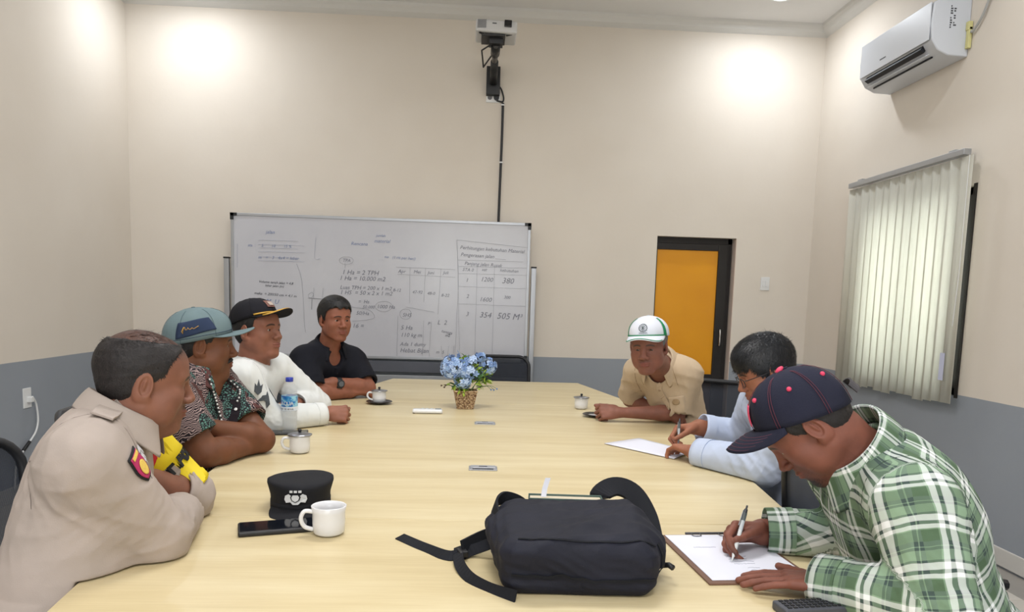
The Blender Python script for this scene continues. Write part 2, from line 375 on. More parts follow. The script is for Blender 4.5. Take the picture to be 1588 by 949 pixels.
for x0, s1 in ((BX0, 1), (BX1, -1)):
    for z0, s2 in ((BZ1, -1), (BZ0, 1)):
        mb = MB(); bbl(mb, (min(x0-.003*s1, x0+.05*s1), BY-.014, min(z0, z0+.024*s2)), (max(x0-.003*s1, x0+.05*s1), BY-.009, max(z0, z0+.024*s2))); bbl(mb, (min(x0-.003*s1, x0+.024*s1), BY-.014, min(z0, z0+.055*s2)), (max(x0-.003*s1, x0+.024*s1), BY-.009, max(z0, z0+.055*s2)))
        mb.build('corner_cap', BLACKP, WB)
for x, zt in ((BX0-.035, 1.585), (BX1+.035, 1.585)):
    mb = MB(); bbl(mb, (x-.02, BY-.02, .05), (x+.02, BY+.02, zt)); mb.build('post', ALU, WB, bev=.003)
    mb = MB(); bbl(mb, (x-.022, BY-.022, zt), (x+.022, BY+.022, zt+.012)); mb.build('post_cap', BLACKP, WB)
    mb = MB(); bbl(mb, (x-.025, BY-.32, .0), (x+.025, BY+.09, .05)); mb.build('foot', ALU, WB, bev=.004)
mb = MB(); bbl(mb, (BX0-.02, BY-.012, .705), (BX1+.02, BY+.012, .795)); mb.build('tray', mat('dark_grey_bar', (88, 91, 100), .5, .3), WB, bev=.003)
mb = MB(); bbl(mb, (BX0-.02, BY-.012, .60), (BX1+.02, BY+.012, .68)); mb.build('crossbar', ALU, WB, bev=.003)
# handwriting
INK = mat('black_marker', (58, 60, 70), .6, var=.25, scale=30); INKB = mat('blue_marker', (122, 136, 172), .6, var=.3, scale=30); INKG = mat('worn_marker', (118, 120, 132), .6, var=.3, scale=30)
def bp(px, py): v = atY(px, py, BY-.0055); return v-o
def wr(s, px, py, h, m=INK, tilt=0., shear=.25):
    a = bp(px, py); sz = h*BY/FPX*1.35
    R = Matrix.Rotation(tilt, 4, 'Y') @ Matrix.Rotation(PI/2, 4, 'X')
    text_mesh('handwriting', s, sz, Matrix.Translation(a) @ R, m, WB, .0003, shear)
def stroke(pp, m=INK, wpx=.75, close=False):
    P = [bp(*q) for q in pp]; P = spline(P, 4) if len(P) > 2 else P; r = wpx*BY/FPX/2
    mbs.tube(P, r, 4, flat=.2)
T1 = .035
mbs = MB()
for a, b in (((709, 372), (713, 574)), ((709, 372), (818, 384)), ((710, 403), (812, 406)), ((711, 413), (820, 416)), ((711, 424), (819, 427)), ((711, 444), (818, 448)), ((711, 471), (817, 475)), ((740, 413), (736, 560)), ((767, 413), (763, 560))): stroke([a, b])
stroke([(708, 372), (711, 430), (709, 480), (706, 540), (703, 570)])
for a, b in (((614, 414), (706, 418)), ((616, 425), (706, 430)), ((636, 414), (635, 470)), ((660, 415), (657, 468)), ((684, 416), (679, 487)), ((630, 476), (673, 484))): stroke([a, b])
for a, b in (((617, 490), (615, 566)), ((657, 497), (655, 552)), ((669, 499), (665, 554)), ((684, 536), (687, 560)), ((696, 536), (693, 560)), ((704, 536), (702, 565))): stroke([a, b])
stroke([(460, 409), (467, 430), (470, 460), (472, 500), (474, 516)])
stroke([(478, 462), (506, 464)], wpx=2.6); stroke([(484, 464), (483, 480)], wpx=2); stroke([(487, 447), (486, 462)]); stroke([(501, 447), (500, 462)])
stroke([(484, 453), (478, 457), (481, 462), (486, 458), (484, 453)])
def ell(cx, cy, rx, ry): stroke([(cx+rx*math.cos(t*PI/6), cy+ry*math.sin(t*PI/6)) for t in range(13)])
ell(537, 404, 11, 6); ell(595, 475, 13, 8); ell(629, 487, 9, 8); stroke([(545, 476), (570, 480), (580, 488), (576, 495), (545, 498)])
stroke([(535, 408), (535, 416)])
tag(mbs.build('marker_lines', INKG, WB), kind='stuff')
mbs = MB()
for i, y in enumerate((372, 379, 384, 390, 398, 404)): stroke([(402 - 2*(i % 2), y), (462+10*(i % 2), y+2)], wpx=.45)
stroke([(490, 368), (488, 400), (497, 401)], wpx=.6); stroke([(368, 378), (368, 415)], wpx=.6)
tag(mbs.build('marker_lines', INKB, WB), kind='stuff')
wr('Perhitungan kebutuhan Material', 713, 386, 5.7, INKG, T1); wr('Pengerasan jalan ____', 714, 397, 5.8, INKG, T1); wr('Panjang jalan Rusak', 720, 410.5, 5.5, INKG, T1)
wr('STA 0', 717, 420, 5, INKG, T1); wr('sat', 747, 420, 5, INKG, T1); wr('kebutuhan', 775, 421, 5, INKG, T1)
wr('1', 722, 437, 6, INKG); wr('1200', 745, 436, 7, INKG, T1); wr('380', 778, 439, 9, INKG, T1)
wr('2', 723, 462, 6, INKG); wr('1600', 743, 467, 7, INKG, T1); wr('300', 781, 463, 5, INKG, T1)
wr('3', 722, 490, 7, INKG); wr('354', 743, 492, 9, INKG, T1); wr('505 M\u00b3', 770, 494, 10, INKG, T1)
wr('Apr', 617, 423, 5.5, INKG); wr('Mei', 641, 424, 5.5, INKG); wr('Juni', 663, 425, 5, INKG); wr('Juli', 687, 425, 5, INKG)
wr('8-12', 609, 452, 5, INKG); wr('47-92', 639, 455, 5, INKG); wr('48-0', 662, 457, 5, INKG); wr('8-22', 684, 460, 5, INKG)
wr('TPA', 531, 406, 5, INKG); wr('1 Ha = 2 TPH', 530, 425, 7.2, INKG); wr('1 Ha = 10.000 m2', 526, 434, 7, INKG); wr('Luas TPH = 200 x 1 m2', 527, 448, 6, INKG); wr('1 HS  = 50 x 2 x 1 m2', 527, 456, 6.5, INKG)
wr('=  Ha', 555, 470, 5.5, INKG); wr('50.000', 562, 478, 5, INKG); wr('1000 Ha', 584, 478, 6, INKG); wr('50/Ha', 552, 488, 6, INKG); wr('16 =', 546, 508, 7, INKG)
wr('Volume tanah jalan = 4,8', 401, 438, 3.8, INK, T1); wr('lebar jalan (m)', 411, 444, 3.6, INK, T1); wr('maka  = 200/50 cm = 4,1 m', 394, 456, 4.2, INK, T1*1.5); wr('M  U', 412, 470, 7, INKB, T1)
wr('jalan', 412, 362, 5.5, INKB); wr('sta  :     5       10       15 %', 384, 382, 4.5, INKB); wr('m   =   3   4x4 = lebar', 400, 401, 5, INKB)
wr('Rencana', 544, 380, 5.5, INKB); wr('material', 580, 376, 5.5, INKB); wr('jumlah', 583, 367, 4, INKB); wr('no   (1 rit per hari)', 596, 400, 4.5, INKB, T1)
wr('5 Ha', 621, 511, 7, INKG); wr('110 kg m', 621, 522, 6.5, INKG); wr('Ada 1 dumy', 620, 536, 6, INKG); wr('Hebat Bijan', 620, 546, 7, INKG); wr('SHS', 624, 491, 6, INKG)
wr('L  2', 678, 503, 7, INKG); wr('tanaga', 684, 515, 5, INKG, .2); wr('m2', 690, 522, 4.5, INK); wr('P', 663, 504, 5, INKG); wr('m  5', 676, 548, 5, INKG)
# ---- projector on wall arm
pj = thing('projector', 'white projector on a black arm high on the wall above the whiteboard', 'projector', (.1, 6.2, 3.2))
o2 = V(.1, 6.2, 3.2)
def pl(px, py, Y): return atY(px, py, Y)-o2
PD = 5.55                                  # the arm holds it out from the wall
a, b = pl(738, 29, PD-.12), pl(802, 51, PD-.12)
Rp = Matrix.Rotation(.03, 3, 'Y')
c = (a+b)/2
mbp = MB().box((c.x, c.y+.13, c.z), (abs(b.x-a.x), .26, .085), Rp)
mbp.build('housing', mat('projector_white', (196, 196, 196), .45), pj, bev=.014)
lz = pl(788, 37, PD-.12); MB().box((lz.x, c.y-.004, lz.z), (.052, .02, .046), Rp).build('lens_window', mat('lens_black', (14, 14, 18), .15), pj, bev=.004)
mbg = MB()
for k in range(7): g = pl(741.5+2.0*k, 36.5, PD-.12); mbg.box((g.x, c.y-.002, g.z), (.0045, .01, .055), Rp)
mbg.build('vent_grille', mat('vent_grey', (112, 112, 116), .6), pj)
g = pl(767, 36, PD-.12); MB().box((g.x, c.y-.0015, g.z), (.03, .004, .006), Rp).build('brand_mark', STK, pj)
def pp(px, py, Y): return pl(px, py, Y)
mb = MB(); zb = c.z-.045
mb.box((c.x-.02, c.y+.12, zb-.008), (.17, .2, .012)); mb.box((c.x-.0, c.y+.12, zb-.03), (.10, .10, .04))
mb.tube([(c.x-.09, c.y+.04, zb), (c.x-.12, c.y+.02, zb+.004)], .008, 6); mb.tube([(c.x+.07, c.y+.04, zb-.004), (c.x+.13, c.y+.03, zb+.01)], .008, 6)
mb.build('mount_plate', BLACKP, pj, bev=.002)
j0 = V(c.x, c.y+.12, zb-.05); j1 = pl(767, 95, 5.95); j2 = pl(765, 128, 6.13)
MB().tube([j0, j0+(j1-j0)*.5], .034, 12).build('arm_joint', BLACKP, pj, smooth=True)
MB().tube([j0, j1], .022, 12).build('arm_tube', mat('arm_grey', (110, 108, 106), .5, .4), pj, smooth=True)
MB().tube([j1, j2], .03, 12).build('arm_joint', BLACKP, pj, smooth=True)
MB().box((j2.x, -.03, j2.z+.02), (.11, .06, .22)).build('wall_plate', BLACKP, pj, bev=.004)
MB().tube([j0+V(-.03, -.03, .0), j0+V(-.1, .05, -.02), j0+V(-.085, .14, -.11), j1+V(-.01, -.04, .05)], .006, 6).build('loose_cable', BLACKP, pj, smooth=True)
e = atY(765, 152, 6.2)
s = plate('ceiling_socket', 'white double socket plate on the wall under the projector arm', 'socket', (e.x, 6.2, e.z), 0, .115, .075)
MB().lathe([(.001, 0), (.022, 0), (.022, .012), (.001, .012)], M=Matrix.Rotation(PI/2, 3, 'X'), c=(.025, -.008, 0), n=16).build('plug', BLACKP, s)
MB().lathe([(.001, 0), (.018, 0), (.018, .003), (.001, .003)], M=Matrix.Rotation(PI/2, 3, 'X'), c=(-.028, -.008, 0), n=16).build('outlet_face', mat('vent_grey', (112, 112, 116), .6), s)
f = lambda x, y: atY(x, y, 6.185)
cb = thing('projector_cable', 'black cable running down the wall from the projector to the whiteboard', 'cable', f(778, 140)); b0 = Vector(f(778, 140))
MB().tube([x-b0 for x in spline([f(770, 156), f(779, 158), f(781, 152), f(778, 140), f(774, 134)])], .007, 6).build('cable_loop', BLACKP, cb, smooth=True)
MB().tube([x-b0 for x in spline([f(780, 160), f(778.5, 210), f(776, 270), f(773, 345), f(771, 420)])], .0105, 8).build('cable', BLACKP, cb, smooth=True)
for yy in (163, 252): x0 = Vector(f(779.6-(yy-163)*.03, yy))-b0; MB().box(x0, (.026, .026, .01)).build('cable_clip', WHITE, cb)

# ---------------------------------------------------------------- table
TZ = .75
def wood_mat(name='maple_laminate', dark=1.0):
    t = NT(name); co = t.co(scale=(.55, 6, 1)); n1 = t.noise(co, 2.2, 6, .62); n2 = t.noise(t.co(scale=(2.5, 60, 1)), 3, 3); n3 = t.noise(t.co(scale=(.9, 2.2, 1)), 1.3, 2)
    f = t.math('MULTIPLY_ADD', n2, .25, t.math('MULTIPLY', n1, .8)); f = t.math('MULTIPLY_ADD', n3, .3, t.math('SUBTRACT', f, .15))
    c = t.ramp(f, (.28, (192, 174, 132)), (.5, (206, 190, 150)), (.72, (217, 204, 168)))
    t.base(c, .34, 0, .4); t.bump(n2, .03, .001); return t.m
WOOD = wood_mat()
CTX = .055
RT = [(.72, .55), (.84, 1.2), (.882, 1.9), (.93, 2.4), (.975, 3.0), (.975, 3.45), (.948, 4.03), (.727, 5.187)]
LT = [(-.579, 5.172), (-.84, 4.03), (-.868, 3.45), (-.868, 3.0), (-.835, 2.3), (-.785, 1.63), (-.735, 1.2), (-.62, .55)]
def xat(P, y):
    P = sorted(P, key=lambda q: q[1])
    for (x0, y0), (x1, y1) in zip(P, P[1:]):
        if y0 <= y <= y1: return x0+(x1-x0)*(y-y0)/(y1-y0)
TB = thing('conference_table', 'long pale wooden conference table the seven men sit around', 'table', (CTX, 3.0, 0))
SEAMS = [.55, 1.862, 4.033, 5.18]
for a, b in zip(SEAMS, SEAMS[1:]):
    g = .0012
    ys = sorted({a+g, b-g} | {y for _, y in RT if a < y < b})
    yl = sorted({a+g, b-g} | {y for _, y in LT if a < y < b}, reverse=True)
    poly = [((xat(RT, y) or .727)-CTX, y-3) for y in ys]+[((xat(LT, min(y, 5.172)) or -.579)-CTX, y-3) for y in yl]
    MB().prism(poly, TZ-.03, TZ).build('table_top', WOOD, TB, bev=.0025)
LEGM = mat('table_leg_grey', (96, 98, 104), .5, .3)
for y in (1.0, 1.86, 4.03, 4.9):
    wd = (xat(RT, y)-xat(LT, y))*.5
    MB().bb((-wd/2, y-3-.02, .02), (wd/2, y-3+.02, TZ-.03)).build('leg_panel', WOOD, TB, bev=.003)
MB().bb((-.02, -1.95, .3), (.02, 1.85, TZ-.03)).build('modesty_panel', LEGM, TB)
# ---------------------------------------------------------------- office chairs
MESHM = NT('black_chair_mesh'); _c = MESHM.co(scale=(1, 1, 1)); wv = MESHM.n('ShaderNodeTexWave', _wave_type='BANDS', _bands_direction='X'); MESHM.put(wv.inputs[0], _c); wv.inputs['Scale'].default_value = 130
MESHM.base(lin((34, 40, 52)), .7); tr = MESHM.n('ShaderNodeBsdfTransparent'); mx = MESHM.n('ShaderNodeMixShader'); MESHM.put(mx.inputs[0], MESHM.math('MULTIPLY_ADD', wv.outputs[0], .22, .78, True))
MESHM.t.links.new(tr.outputs[0], mx.inputs[1]); MESHM.t.links.new(MESHM.b.outputs[0], mx.inputs[2]); MESHM.t.links.new(mx.outputs[0], MESHM.out.inputs[0]); MESHM = MESHM.m
CHF = mat('chair_frame_black', (26, 28, 33), .5, var=.1); CHS = mat('chair_seat_fabric', (30, 32, 38), .9, var=.15, scale=60, bump=.3, bscale=300)
def make_chair():
    t = thing('office_chair', '', 'chair')          # faces +Y, back at -Y
    def rr(w, z0, z1, r, y0, bow):                  # rounded back outline
        P = []
        for cx, cz, a0 in ((w-r, z1-r, 0), (-w+r, z1-r, 90), (-w+r, z0+r, 180), (w-r, z0+r, 270)):
            for k in range(7):
                a = math.radians(a0+15*k); x = cx+r*math.cos(a); z = cz+r*math.sin(a); P.append(V(x, y0-.10*(z-z0)+bow*(x/w)**2, z))
        return P
    P = rr(.225, .52, .915, .085, -.235, .05)
    MB().tube(P+[P[0]], .0135, 8, caps=False).build('back_frame', CHF, t, smooth=True)
    mb = MB(); nx, nz = 12, 10; g = []
    for j in range(nz+1):
        z = .525+(.385)*j/nz; r = .085; wz = .218
        dz = max(0, (z-(.915-r)))/r, max(0, ((.52+r)-z))/r
        wz -= .08*(1-math.sqrt(max(0, 1-max(dz)**2)))
        g.append([V(wz*(-1+2*i/nx), -.235-.10*(z-.52)+.05*((-1+2*i/nx)*wz/.225)**2, z) for i in range(nx+1)])
    mb.rings(g, close=False, caps=False).build('backrest_mesh', MESHM, t, smooth=True)
    MB().box((0, 0, .45), (.47, .45, .07)).build('seat', CHS, t, bev=.03, seg=4)
    MB().tube(spline([(0, -.26, .60), (0, -.27, .5), (0, -.2, .40), (0, -.05, .395)]), .022, 8).build('back_bracket', CHF, t, smooth=True)
    for s in (-1, 1): MB().tube(spline([(s*.22, .05, .42), (s*.265, .06, .46), (s*.27, .08, .62), (s*.27, .0, .655), (s*.27, -.14, .65)]), .014, 8).build('armrest', CHF, t, smooth=True)
    MB().tube([(0, 0, .41), (0, 0, .09)], [.03, .025], 12).build('gas_column', CHF, t, smooth=True)
    for k in range(5):
        a = 2*PI*k/5+.3; d = V(math.cos(a), math.sin(a), 0)
        l = MB().tube([d*.02+V(0, 0, .10), d*.16+V(0, 0, .09), d*.29+V(0, 0, .07)], [.026, .02, .014], 8).build('star_leg', CHF, t, smooth=True)
        MB().tube([d*.29+V(-d.y, d.x, 0)*.018+V(0, 0, .028), d*.29-V(-d.y, d.x, 0)*.018+V(0, 0, .028)], .028, 12).build('caster', BLACKP, l)
    return t
CHAIR0 = None
def chair(x, y, az, label):
    global CHAIR0
    if CHAIR0 is None: CHAIR0 = make_chair(); c = CHAIR0
    else: c = copy_tree(CHAIR0)
    c.location = (x, y, 0); c.rotation_euler = (0, 0, math.radians(az-90)); return tag(c, label, 'chair', 'black mesh office chairs')
# ---------------------------------------------------------------- small things on the table
PORC = mat('white_porcelain', (222, 223, 226), .18, var=.015); TEA = mat('coffee_liquid', (60, 38, 24), .1); STEEL = mat('lid_steel', (150, 152, 158), .3, .85)
CLEAR = NT('clear_plastic'); CLEAR.base((.93, .97, 1, 1), .05); CLEAR.b.inputs['Alpha'].default_value = .20; CLEAR.b.inputs['IOR'].default_value = 1.5; CLEAR = CLEAR.m
def cup(px, py, r, h, label, haz, lid=True, saucer=False, flare=1.08, handle=True):
    p = atZ(px, py, TZ)
    t = thing('mug' if not lid else 'lidded_cup', label, 'cup', (p.x, p.y, TZ), math.radians(haz))
    z0 = 0
    if saucer:
        MB().lathe([(.0005, .002), (.03, .001), (.05, .006), (.068, .012), (.070, .013), (.066, .016), (.045, .009), (.0005, .006)], n=36).build('saucer', mat('dark_saucer', (40, 36, 36), .3), t, smooth=True); z0 = .008
    w = .0035; R = r*flare
    prof = [(.0005, z0), (r*.62, z0), (r*.86, z0+.004), (r*.96, z0+h*.12), (r, z0+h*.45), (r*1.0, z0+h*.8), (R, z0+h), (R-.0015, z0+h+.0012), (R-w, z0+h), (r-w, z0+h*.78), (r-w, z0+h*.4), (r*.8, z0+.008), (.0005, z0+.006)]
    MB().lathe(prof, n=40).build('cup_body', PORC, t, smooth=True)
    if handle:
        MB().tube(spline([(r*.97, 0, z0+h*.82), (r+.018, 0, z0+h*.84), (r+.026, 0, z0+h*.6), (r+.018, 0, z0+h*.32), (r*.95, 0, z0+h*.2)]), [.0052]*24+[.0052], 10, flat=1).build('handle', PORC, t, smooth=True)
    if lid:
        l = MB().lathe([(.0005, z0+h+.010), (.008, z0+h+.009), (r*.8, z0+h+.005), (R+.004, z0+h+.002), (R+.004, z0+h-.0015), (.0005, z0+h+.001)], n=36).build('lid', STEEL, t, smooth=True)
        MB().lathe([(.0005, z0+h+.021), (.006, z0+h+.02), (.007, z0+h+.015), (.004, z0+h+.009), (.0005, z0+h+.009)], n=16).build('knob', BLACKP, l, smooth=True)
    else:
        MB().lathe([(.0005, z0+h*.55), (r-w-.0005, z0+h*.55)], n=32).build('coffee', TEA, t)
    return t
cup(510, 828, .0385, .070, 'open white coffee mug on the table beside the black phone', 195, lid=False)
cup(465, 702, .036, .066, 'white lidded cup on the table in front of the man in the batik shirt', 195)
cup(588, 626, .036, .062, 'white lidded cup with handle by the folded arms of the man in black', 185, saucer=True)
cup(901, 634, .036, .062, 'white lidded cup standing left of the old man\'s fist', 80, saucer=False)
# black saucer or tray by the old man
p = atZ(922, 646, TZ); t = thing('saucer', 'small dark saucer with a pale centre under the old man\'s fist', 'saucer', (p.x, p.y, TZ))
MB().lathe([(.0005, .003), (.03, .002), (.056, .011), (.062, .012), (.058, .016), (.036, .007), (.0005, .006)], n=36).build('rim', mat('dark_saucer', (40, 36, 36), .3), t, smooth=True)
MB().lathe([(.0005, .0095), (.03, .009), (.033, .0075), (.033, .006)], n=28).build('centre', PORC, t, smooth=True)
# water bottle
p = atZ(449, 668, TZ); bt = thing('water_bottle', 'clear plastic water bottle with blue cap and label', 'bottle', (p.x, p.y, TZ))
pr = [(.0005, .004), (.02, .0), (.028, .001), (.032, .008), (.0325, .03), (.031, .036), (.0325, .042), (.031, .050), (.0325, .056), (.031, .064), (.0325, .07), (.0325, .150), (.031, .156), (.0325, .162), (.030, .178), (.022, .196), (.013, .206), (.0125, .214)]
MB().lathe(pr, n=36).build('bottle_shell', CLEAR, bt, smooth=True)
WATER = NT('water'); WATER.base((.95, .98, 1, 1), .0); WATER.b.inputs['Roughness'].default_value = .05; WATER.b.inputs['Alpha'].default_value = .22; WATER = WATER.m
MB().lathe([(.0005, .006), (.026, .004), (.030, .01), (.0305, .10), (.0305, .13), (.0005, .13)], n=32).build('water', WATER, bt, smooth=True)
MB().lathe([(.0145, .207), (.0155, .208), (.0155, .222), (.0145, .2245), (.0005, .225)], n=28).build('bottle_cap', mat('blue_cap', (42, 62, 170), .35), bt, smooth=True)
lb = NT('bottle_label_print'); co = lb.co(); sx = lb.n('ShaderNodeSeparateXYZ'); lb.put(sx.inputs[0], co); nz = lb.noise(lb.co(scale=(22, 22, 40)), 1.6, 2)
lb.base(lb.mix(lb.math('GREATER_THAN', sx.outputs[2], .105), lb.ramp(nz, (.45, (225, 230, 238)), (.55, (215, 224, 236))), lb.ramp(nz, (.42, (150, 205, 225)), (.5, (35, 130, 190)), (.6, (40, 90, 170)))), .35)
lbo = MB().lathe([(.0333, .088), (.0333, .150)], n=36).build('label', lb.m, bt, smooth=True)
R_ = Matrix.Rotation(PI/2, 4, 'X')
for s_, z_, h_, m_ in (('AQUA', .112, .017, WHITE), ('AIR MINERAL', .093, .007, mat('black_marker', (58, 60, 70), .6))):
    n_ = len(s_); 
    for k_, ch in enumerate(s_):
        if ch == ' ': continue
        st_ = h_*.82/.0338; a_ = -PI/2-.15+(k_-(n_-1)/2)*st_
        M_ = Matrix.Rotation(a_+PI/2, 4, 'Z') @ Matrix.Translation((-h_*.3, -.0340, z_)) @ R_
        text_mesh('label_letter', ch, h_*1.3, M_, m_, lbo, .0002)
# AC remote / white box
p = atZ(663, 641, TZ); r_ = thing('remote_control', 'white remote control lying between the flower basket and the far left cup', 'remote control', (p.x, p.y, TZ), math.radians(2))
MB().box((0, 0, .0125), (.148, .045, .02)).build('casing', PORC, r_, bev=.008, seg=3)
MB().box((.052, 0, .0235), (.03, .028, .002)).build('display', mat('lcd_grey', (140, 150, 150), .2), r_)
for k in range(3): MB().box((.02-.022*k, .004, .0235), (.012, .02, .003)).build('button', mat('button_grey', (190, 196, 198), .5), r_, bev=.001)
MB().box((-.066, -.01, .004), (.012, .02, .006)).build('battery_tab', mat('brown_rubber', (110, 96, 80), .7), r_)
# cable grommet boxes
GM = mat('grommet_grey', (160, 162, 168), .4, .4)
for px, py, s, lab in ((752, 657, 1, 'flush grey cable box in the table top nearest the flower basket'), (749, 727, 1, 'flush grey cable box in the table top before the black bag')):
    p = atZ(px, py, TZ); t = thing('cable_box', lab, 'cable box', (p.x, p.y, TZ), 0, 'cable boxes')
    MB().bb((-.048, -.03, .0), (.048, .03, .004)).build('flange', GM, t, bev=.0015)
    MB().bb((-.042, -.012, .004), (.042, .026, .007)).build('flap', mat('flap_grey', (176, 178, 184), .35, .4), t, bev=.001)
    MB().bb((-.035, -.026, .0035), (.035, -.018, .0055)).build('brush_slot', BLACKP, t)
    MB().bb((-.014, .002, .0068), (.014, .010, .0078)).build('logo', mat('black_marker', (58, 60, 70), .6), t)
# phones
SCR = mat('dark_screen', (14, 18, 26), .08, var=.02)
def phone(a, b, wid, label, thick=.010):
    a, b = V(a), V(b); d = b-a; l = d.length
    t = thing('smartphone', label, 'phone', ((a.x+b.x)/2, (a.y+b.y)/2, TZ), math.atan2(d.y, d.x))
    MB().box((0, 0, thick/2), (l, wid, thick)).build('case', BLACKP, t, bev=.004, seg=3)
    MB().box((0, 0, thick+.0002), (l-.008, wid-.008, .001)).build('screen', SCR, t, bev=.0004); return t
phone(atZ(392, 826, TZ)+V(-.035, -.0, 0), atZ(392, 826, TZ)+V(.135, .055, 0), .085, 'black smartphone lying under the visor of the police cap', .012)
phone(atZ(410, 673, TZ), atZ(478, 672, TZ), .075, 'dark phone lying beside the foot of the water bottle', .009)
p = atZ(1228, 946, TZ); t = thing('keypad_remote', 'dark grey keypad at the lower edge of the photo by the checked sleeve', 'remote control', (p.x+.03, p.y-.01, TZ), math.radians(8))
MB().box((0, 0, .009), (.13, .05, .018)).build('casing', mat('keypad_grey', (70, 72, 80), .5), t, bev=.004)
kb = MB().box((0, 0, .0185), (.008, .006, .003)).build('key', BLACKP, t, bev=.0008); kb.location = (-.052, .016, 0)
for i in range(10):
    for j in range(4):
        if i or j: k_ = kb.copy(); COL.objects.link(k_); k_.parent = t; k_.location = (-.052+.0115*i, .016-.0105*j, 0)
# flower basket
p = atZ(721, 633, TZ); fb = thing('flower_basket', 'blue artificial flowers in a woven basket in the middle of the table', 'flowers', (p.x, p.y, TZ), .05)
BSK = NT('woven_straw'); _c = BSK.co(); BSK.base(BSK.ramp(BSK.noise(_c, 130, 2), (.35, (96, 66, 48)), (.55, (176, 148, 112)), (.7, (206, 184, 150))), .85); BSK.bump(BSK.noise(_c, 120, 2), .8, .004); BSK = BSK.m
def sq(w, d, z): return [(w*cx, d*cy, z) for cx, cy in ((-1, -1), (1, -1), (1, 1), (-1, 1))]
MB().rings([sq(.040, .036, 0), sq(.058, .052, .092), sq(.055, .049, .092), sq(.04, .036, .07)]).build('basket', BSK, fb, bev=.002)
random.seed(3); mb = MB()
for j in range(9):
    for i in range(10):
        for s in (-1, 1):
            z = .006+.0096*j; w = .040+.018*z/.092; dd = .036+.016*z/.092; x = -w+2*w*(i+.5)/10
            if (i+j) % 2: mb.box((x, s*(dd+.001), z), (2*w/10, .004, .008)); 
            y = -dd+2*dd*(i+.5)/10
            if (i+j) % 2: mb.box((s*(w+.001), y, z), (.004, 2*dd/10, .008))
tag(mb.build('weave', BSK, fb), kind='stuff')
for s in (-1, 1):
    MB().tube([(-.06, s*.054, .094), (.06, s*.054, .094)], .004, 6).build('rim', BSK, fb); MB().tube([(s*.06, -.054, .094), (s*.06, .054, .094)], .004, 6).build('rim', BSK, fb)
PET = [mat('petal_blue', (150, 178, 218), .7, var=.12, scale=40), mat('petal_pale', (182, 204, 236), .7, var=.1, scale=40), mat('petal_deep', (112, 140, 186), .7, var=.12, scale=40)]
LEAF = [mat('leaf_lime', (150, 176, 62), .6, var=.2, scale=30), mat('leaf_green', (66, 104, 52), .6, var=.2, scale=30)]
pf = bpy.data.meshes.new('flower')
fm = MB()
for k in range(5):
    a = 2*PI*k/5; d = V(math.cos(a), math.sin(a), 0); e = V(-d.y, d.x, 0)
    fm.add([V(0, 0, 0), d*.008+e*.006+V(0, 0, .003), d*.015+e*.004+V(0, 0, .002), d*.017+V(0, 0, 0), d*.015-e*.004+V(0, 0, .002), d*.008-e*.006+V(0, 0, .003)], [(0, 1, 2, 3), (0, 3, 4, 5)])
fm.sphere((0, 0, .002), .003, 4)
flw = []
for m_ in PET: o_ = fm.build('flower', m_, fb); flw.append(o_)
used = [0, 0, 0]
clusters = [(-.068, -.01, .215, .075, 62), (.005, -.02, .20, .06, 40), (.02, .0, .245, .045, 22), (.115, .0, .225, .05, 30), (-.02, -.03, .155, .06, 40), (.075, .02, .27, .03, 8), (.06, -.01, .19, .03, 8), (-.06, .0, .275, .03, 7)]
for cx, cy, cz, cr, n in clusters:
    for k in range(n):
        u = V(random.gauss(0, 1), random.gauss(0, 1)-.5, random.gauss(0, 1)+.15).normalized(); q = V(cx, cy, cz)+u*cr*random.uniform(.8, 1.05)*.85
        i = random.choice((0, 0, 1, 1, 1, 2)) if cz < .25 else random.choice((0, 2, 2))
        if used[i] == 0: o_ = flw[i]
        else: o_ = flw[i].copy(); COL.objects.link(o_); o_.parent = fb
        used[i] += 1; o_.location = q; o_.rotation_euler = u.to_track_quat('Z', 'Y').to_euler(); s = random.uniform(.75, 1.15); o_.scale = (s, s, s)
lm = MB().add([V(0, 0, 0), V(.008, .012, .002), V(.007, .028, .0), V(0, .042, -.006), V(-.007, .028, .0), V(-.008, .012, .002), V(0, .02, .004)], [(0, 1, 6), (1, 2, 6), (2, 3, 6), (3, 4, 6), (4, 5, 6), (5, 0, 6)])
lv = [lm.build('leaf', m_, fb) for m_ in LEAF]; first = [1, 1]
for k in range(140):
    c = random.choice([(.0, 0, .12, .05), (.035, .0, .17, .05), (.09, .01, .14, .045), (-.02, -.03, .11, .03), (.05, 0, .22, .04), (.09, .0, .17, .05), (-.05, 0, .13, .04), (.0, .0, .26, .03)])
    u = V(random.gauss(0, 1), random.gauss(0, 1), random.gauss(0, .8)).normalized(); q = V(c[0], c[1], c[2])+u*c[3]*random.uniform(.3, 1)
    i = random.choice((0, 0, 1))
    if first[i]: o_ = lv[i]; first[i] = 0
    else: o_ = lv[i].copy(); COL.objects.link(o_); o_.parent = fb
    o_.location = q; o_.rotation_euler = (random.uniform(-1, 1), random.uniform(-1, 1), random.uniform(0, 6.28))
for k in range(16):
    a = random.uniform(0, 6.28); c = clusters[k % 5]
    MB().tube(spline([(random.uniform(-.03, .03), random.uniform(-.03, .03), .05), (c[0]*.4, c[1], .12), (c[0]+random.uniform(-.03, .03), c[1], c[2])], 3), .0018, 5).build('stem', LEAF[1], fb)
for k, q in enumerate([(-.125, .02, .115), (-.11, .01, .108), (-.105, 0, .12), (.165, .0, .105), (.135, .0, .10), (.15, .01, .098)]):
    MB().tube(spline([(q[0]*.4, 0, .11), (q[0]*.8, q[1], .12), q], 3), .001, 4).build('stem', LEAF[1], fb)
    MB().sphere(q, .005, 5).build('bud', mat('bud_brown', (90, 70, 60), .7) if k < 3 else PET[2], fb)
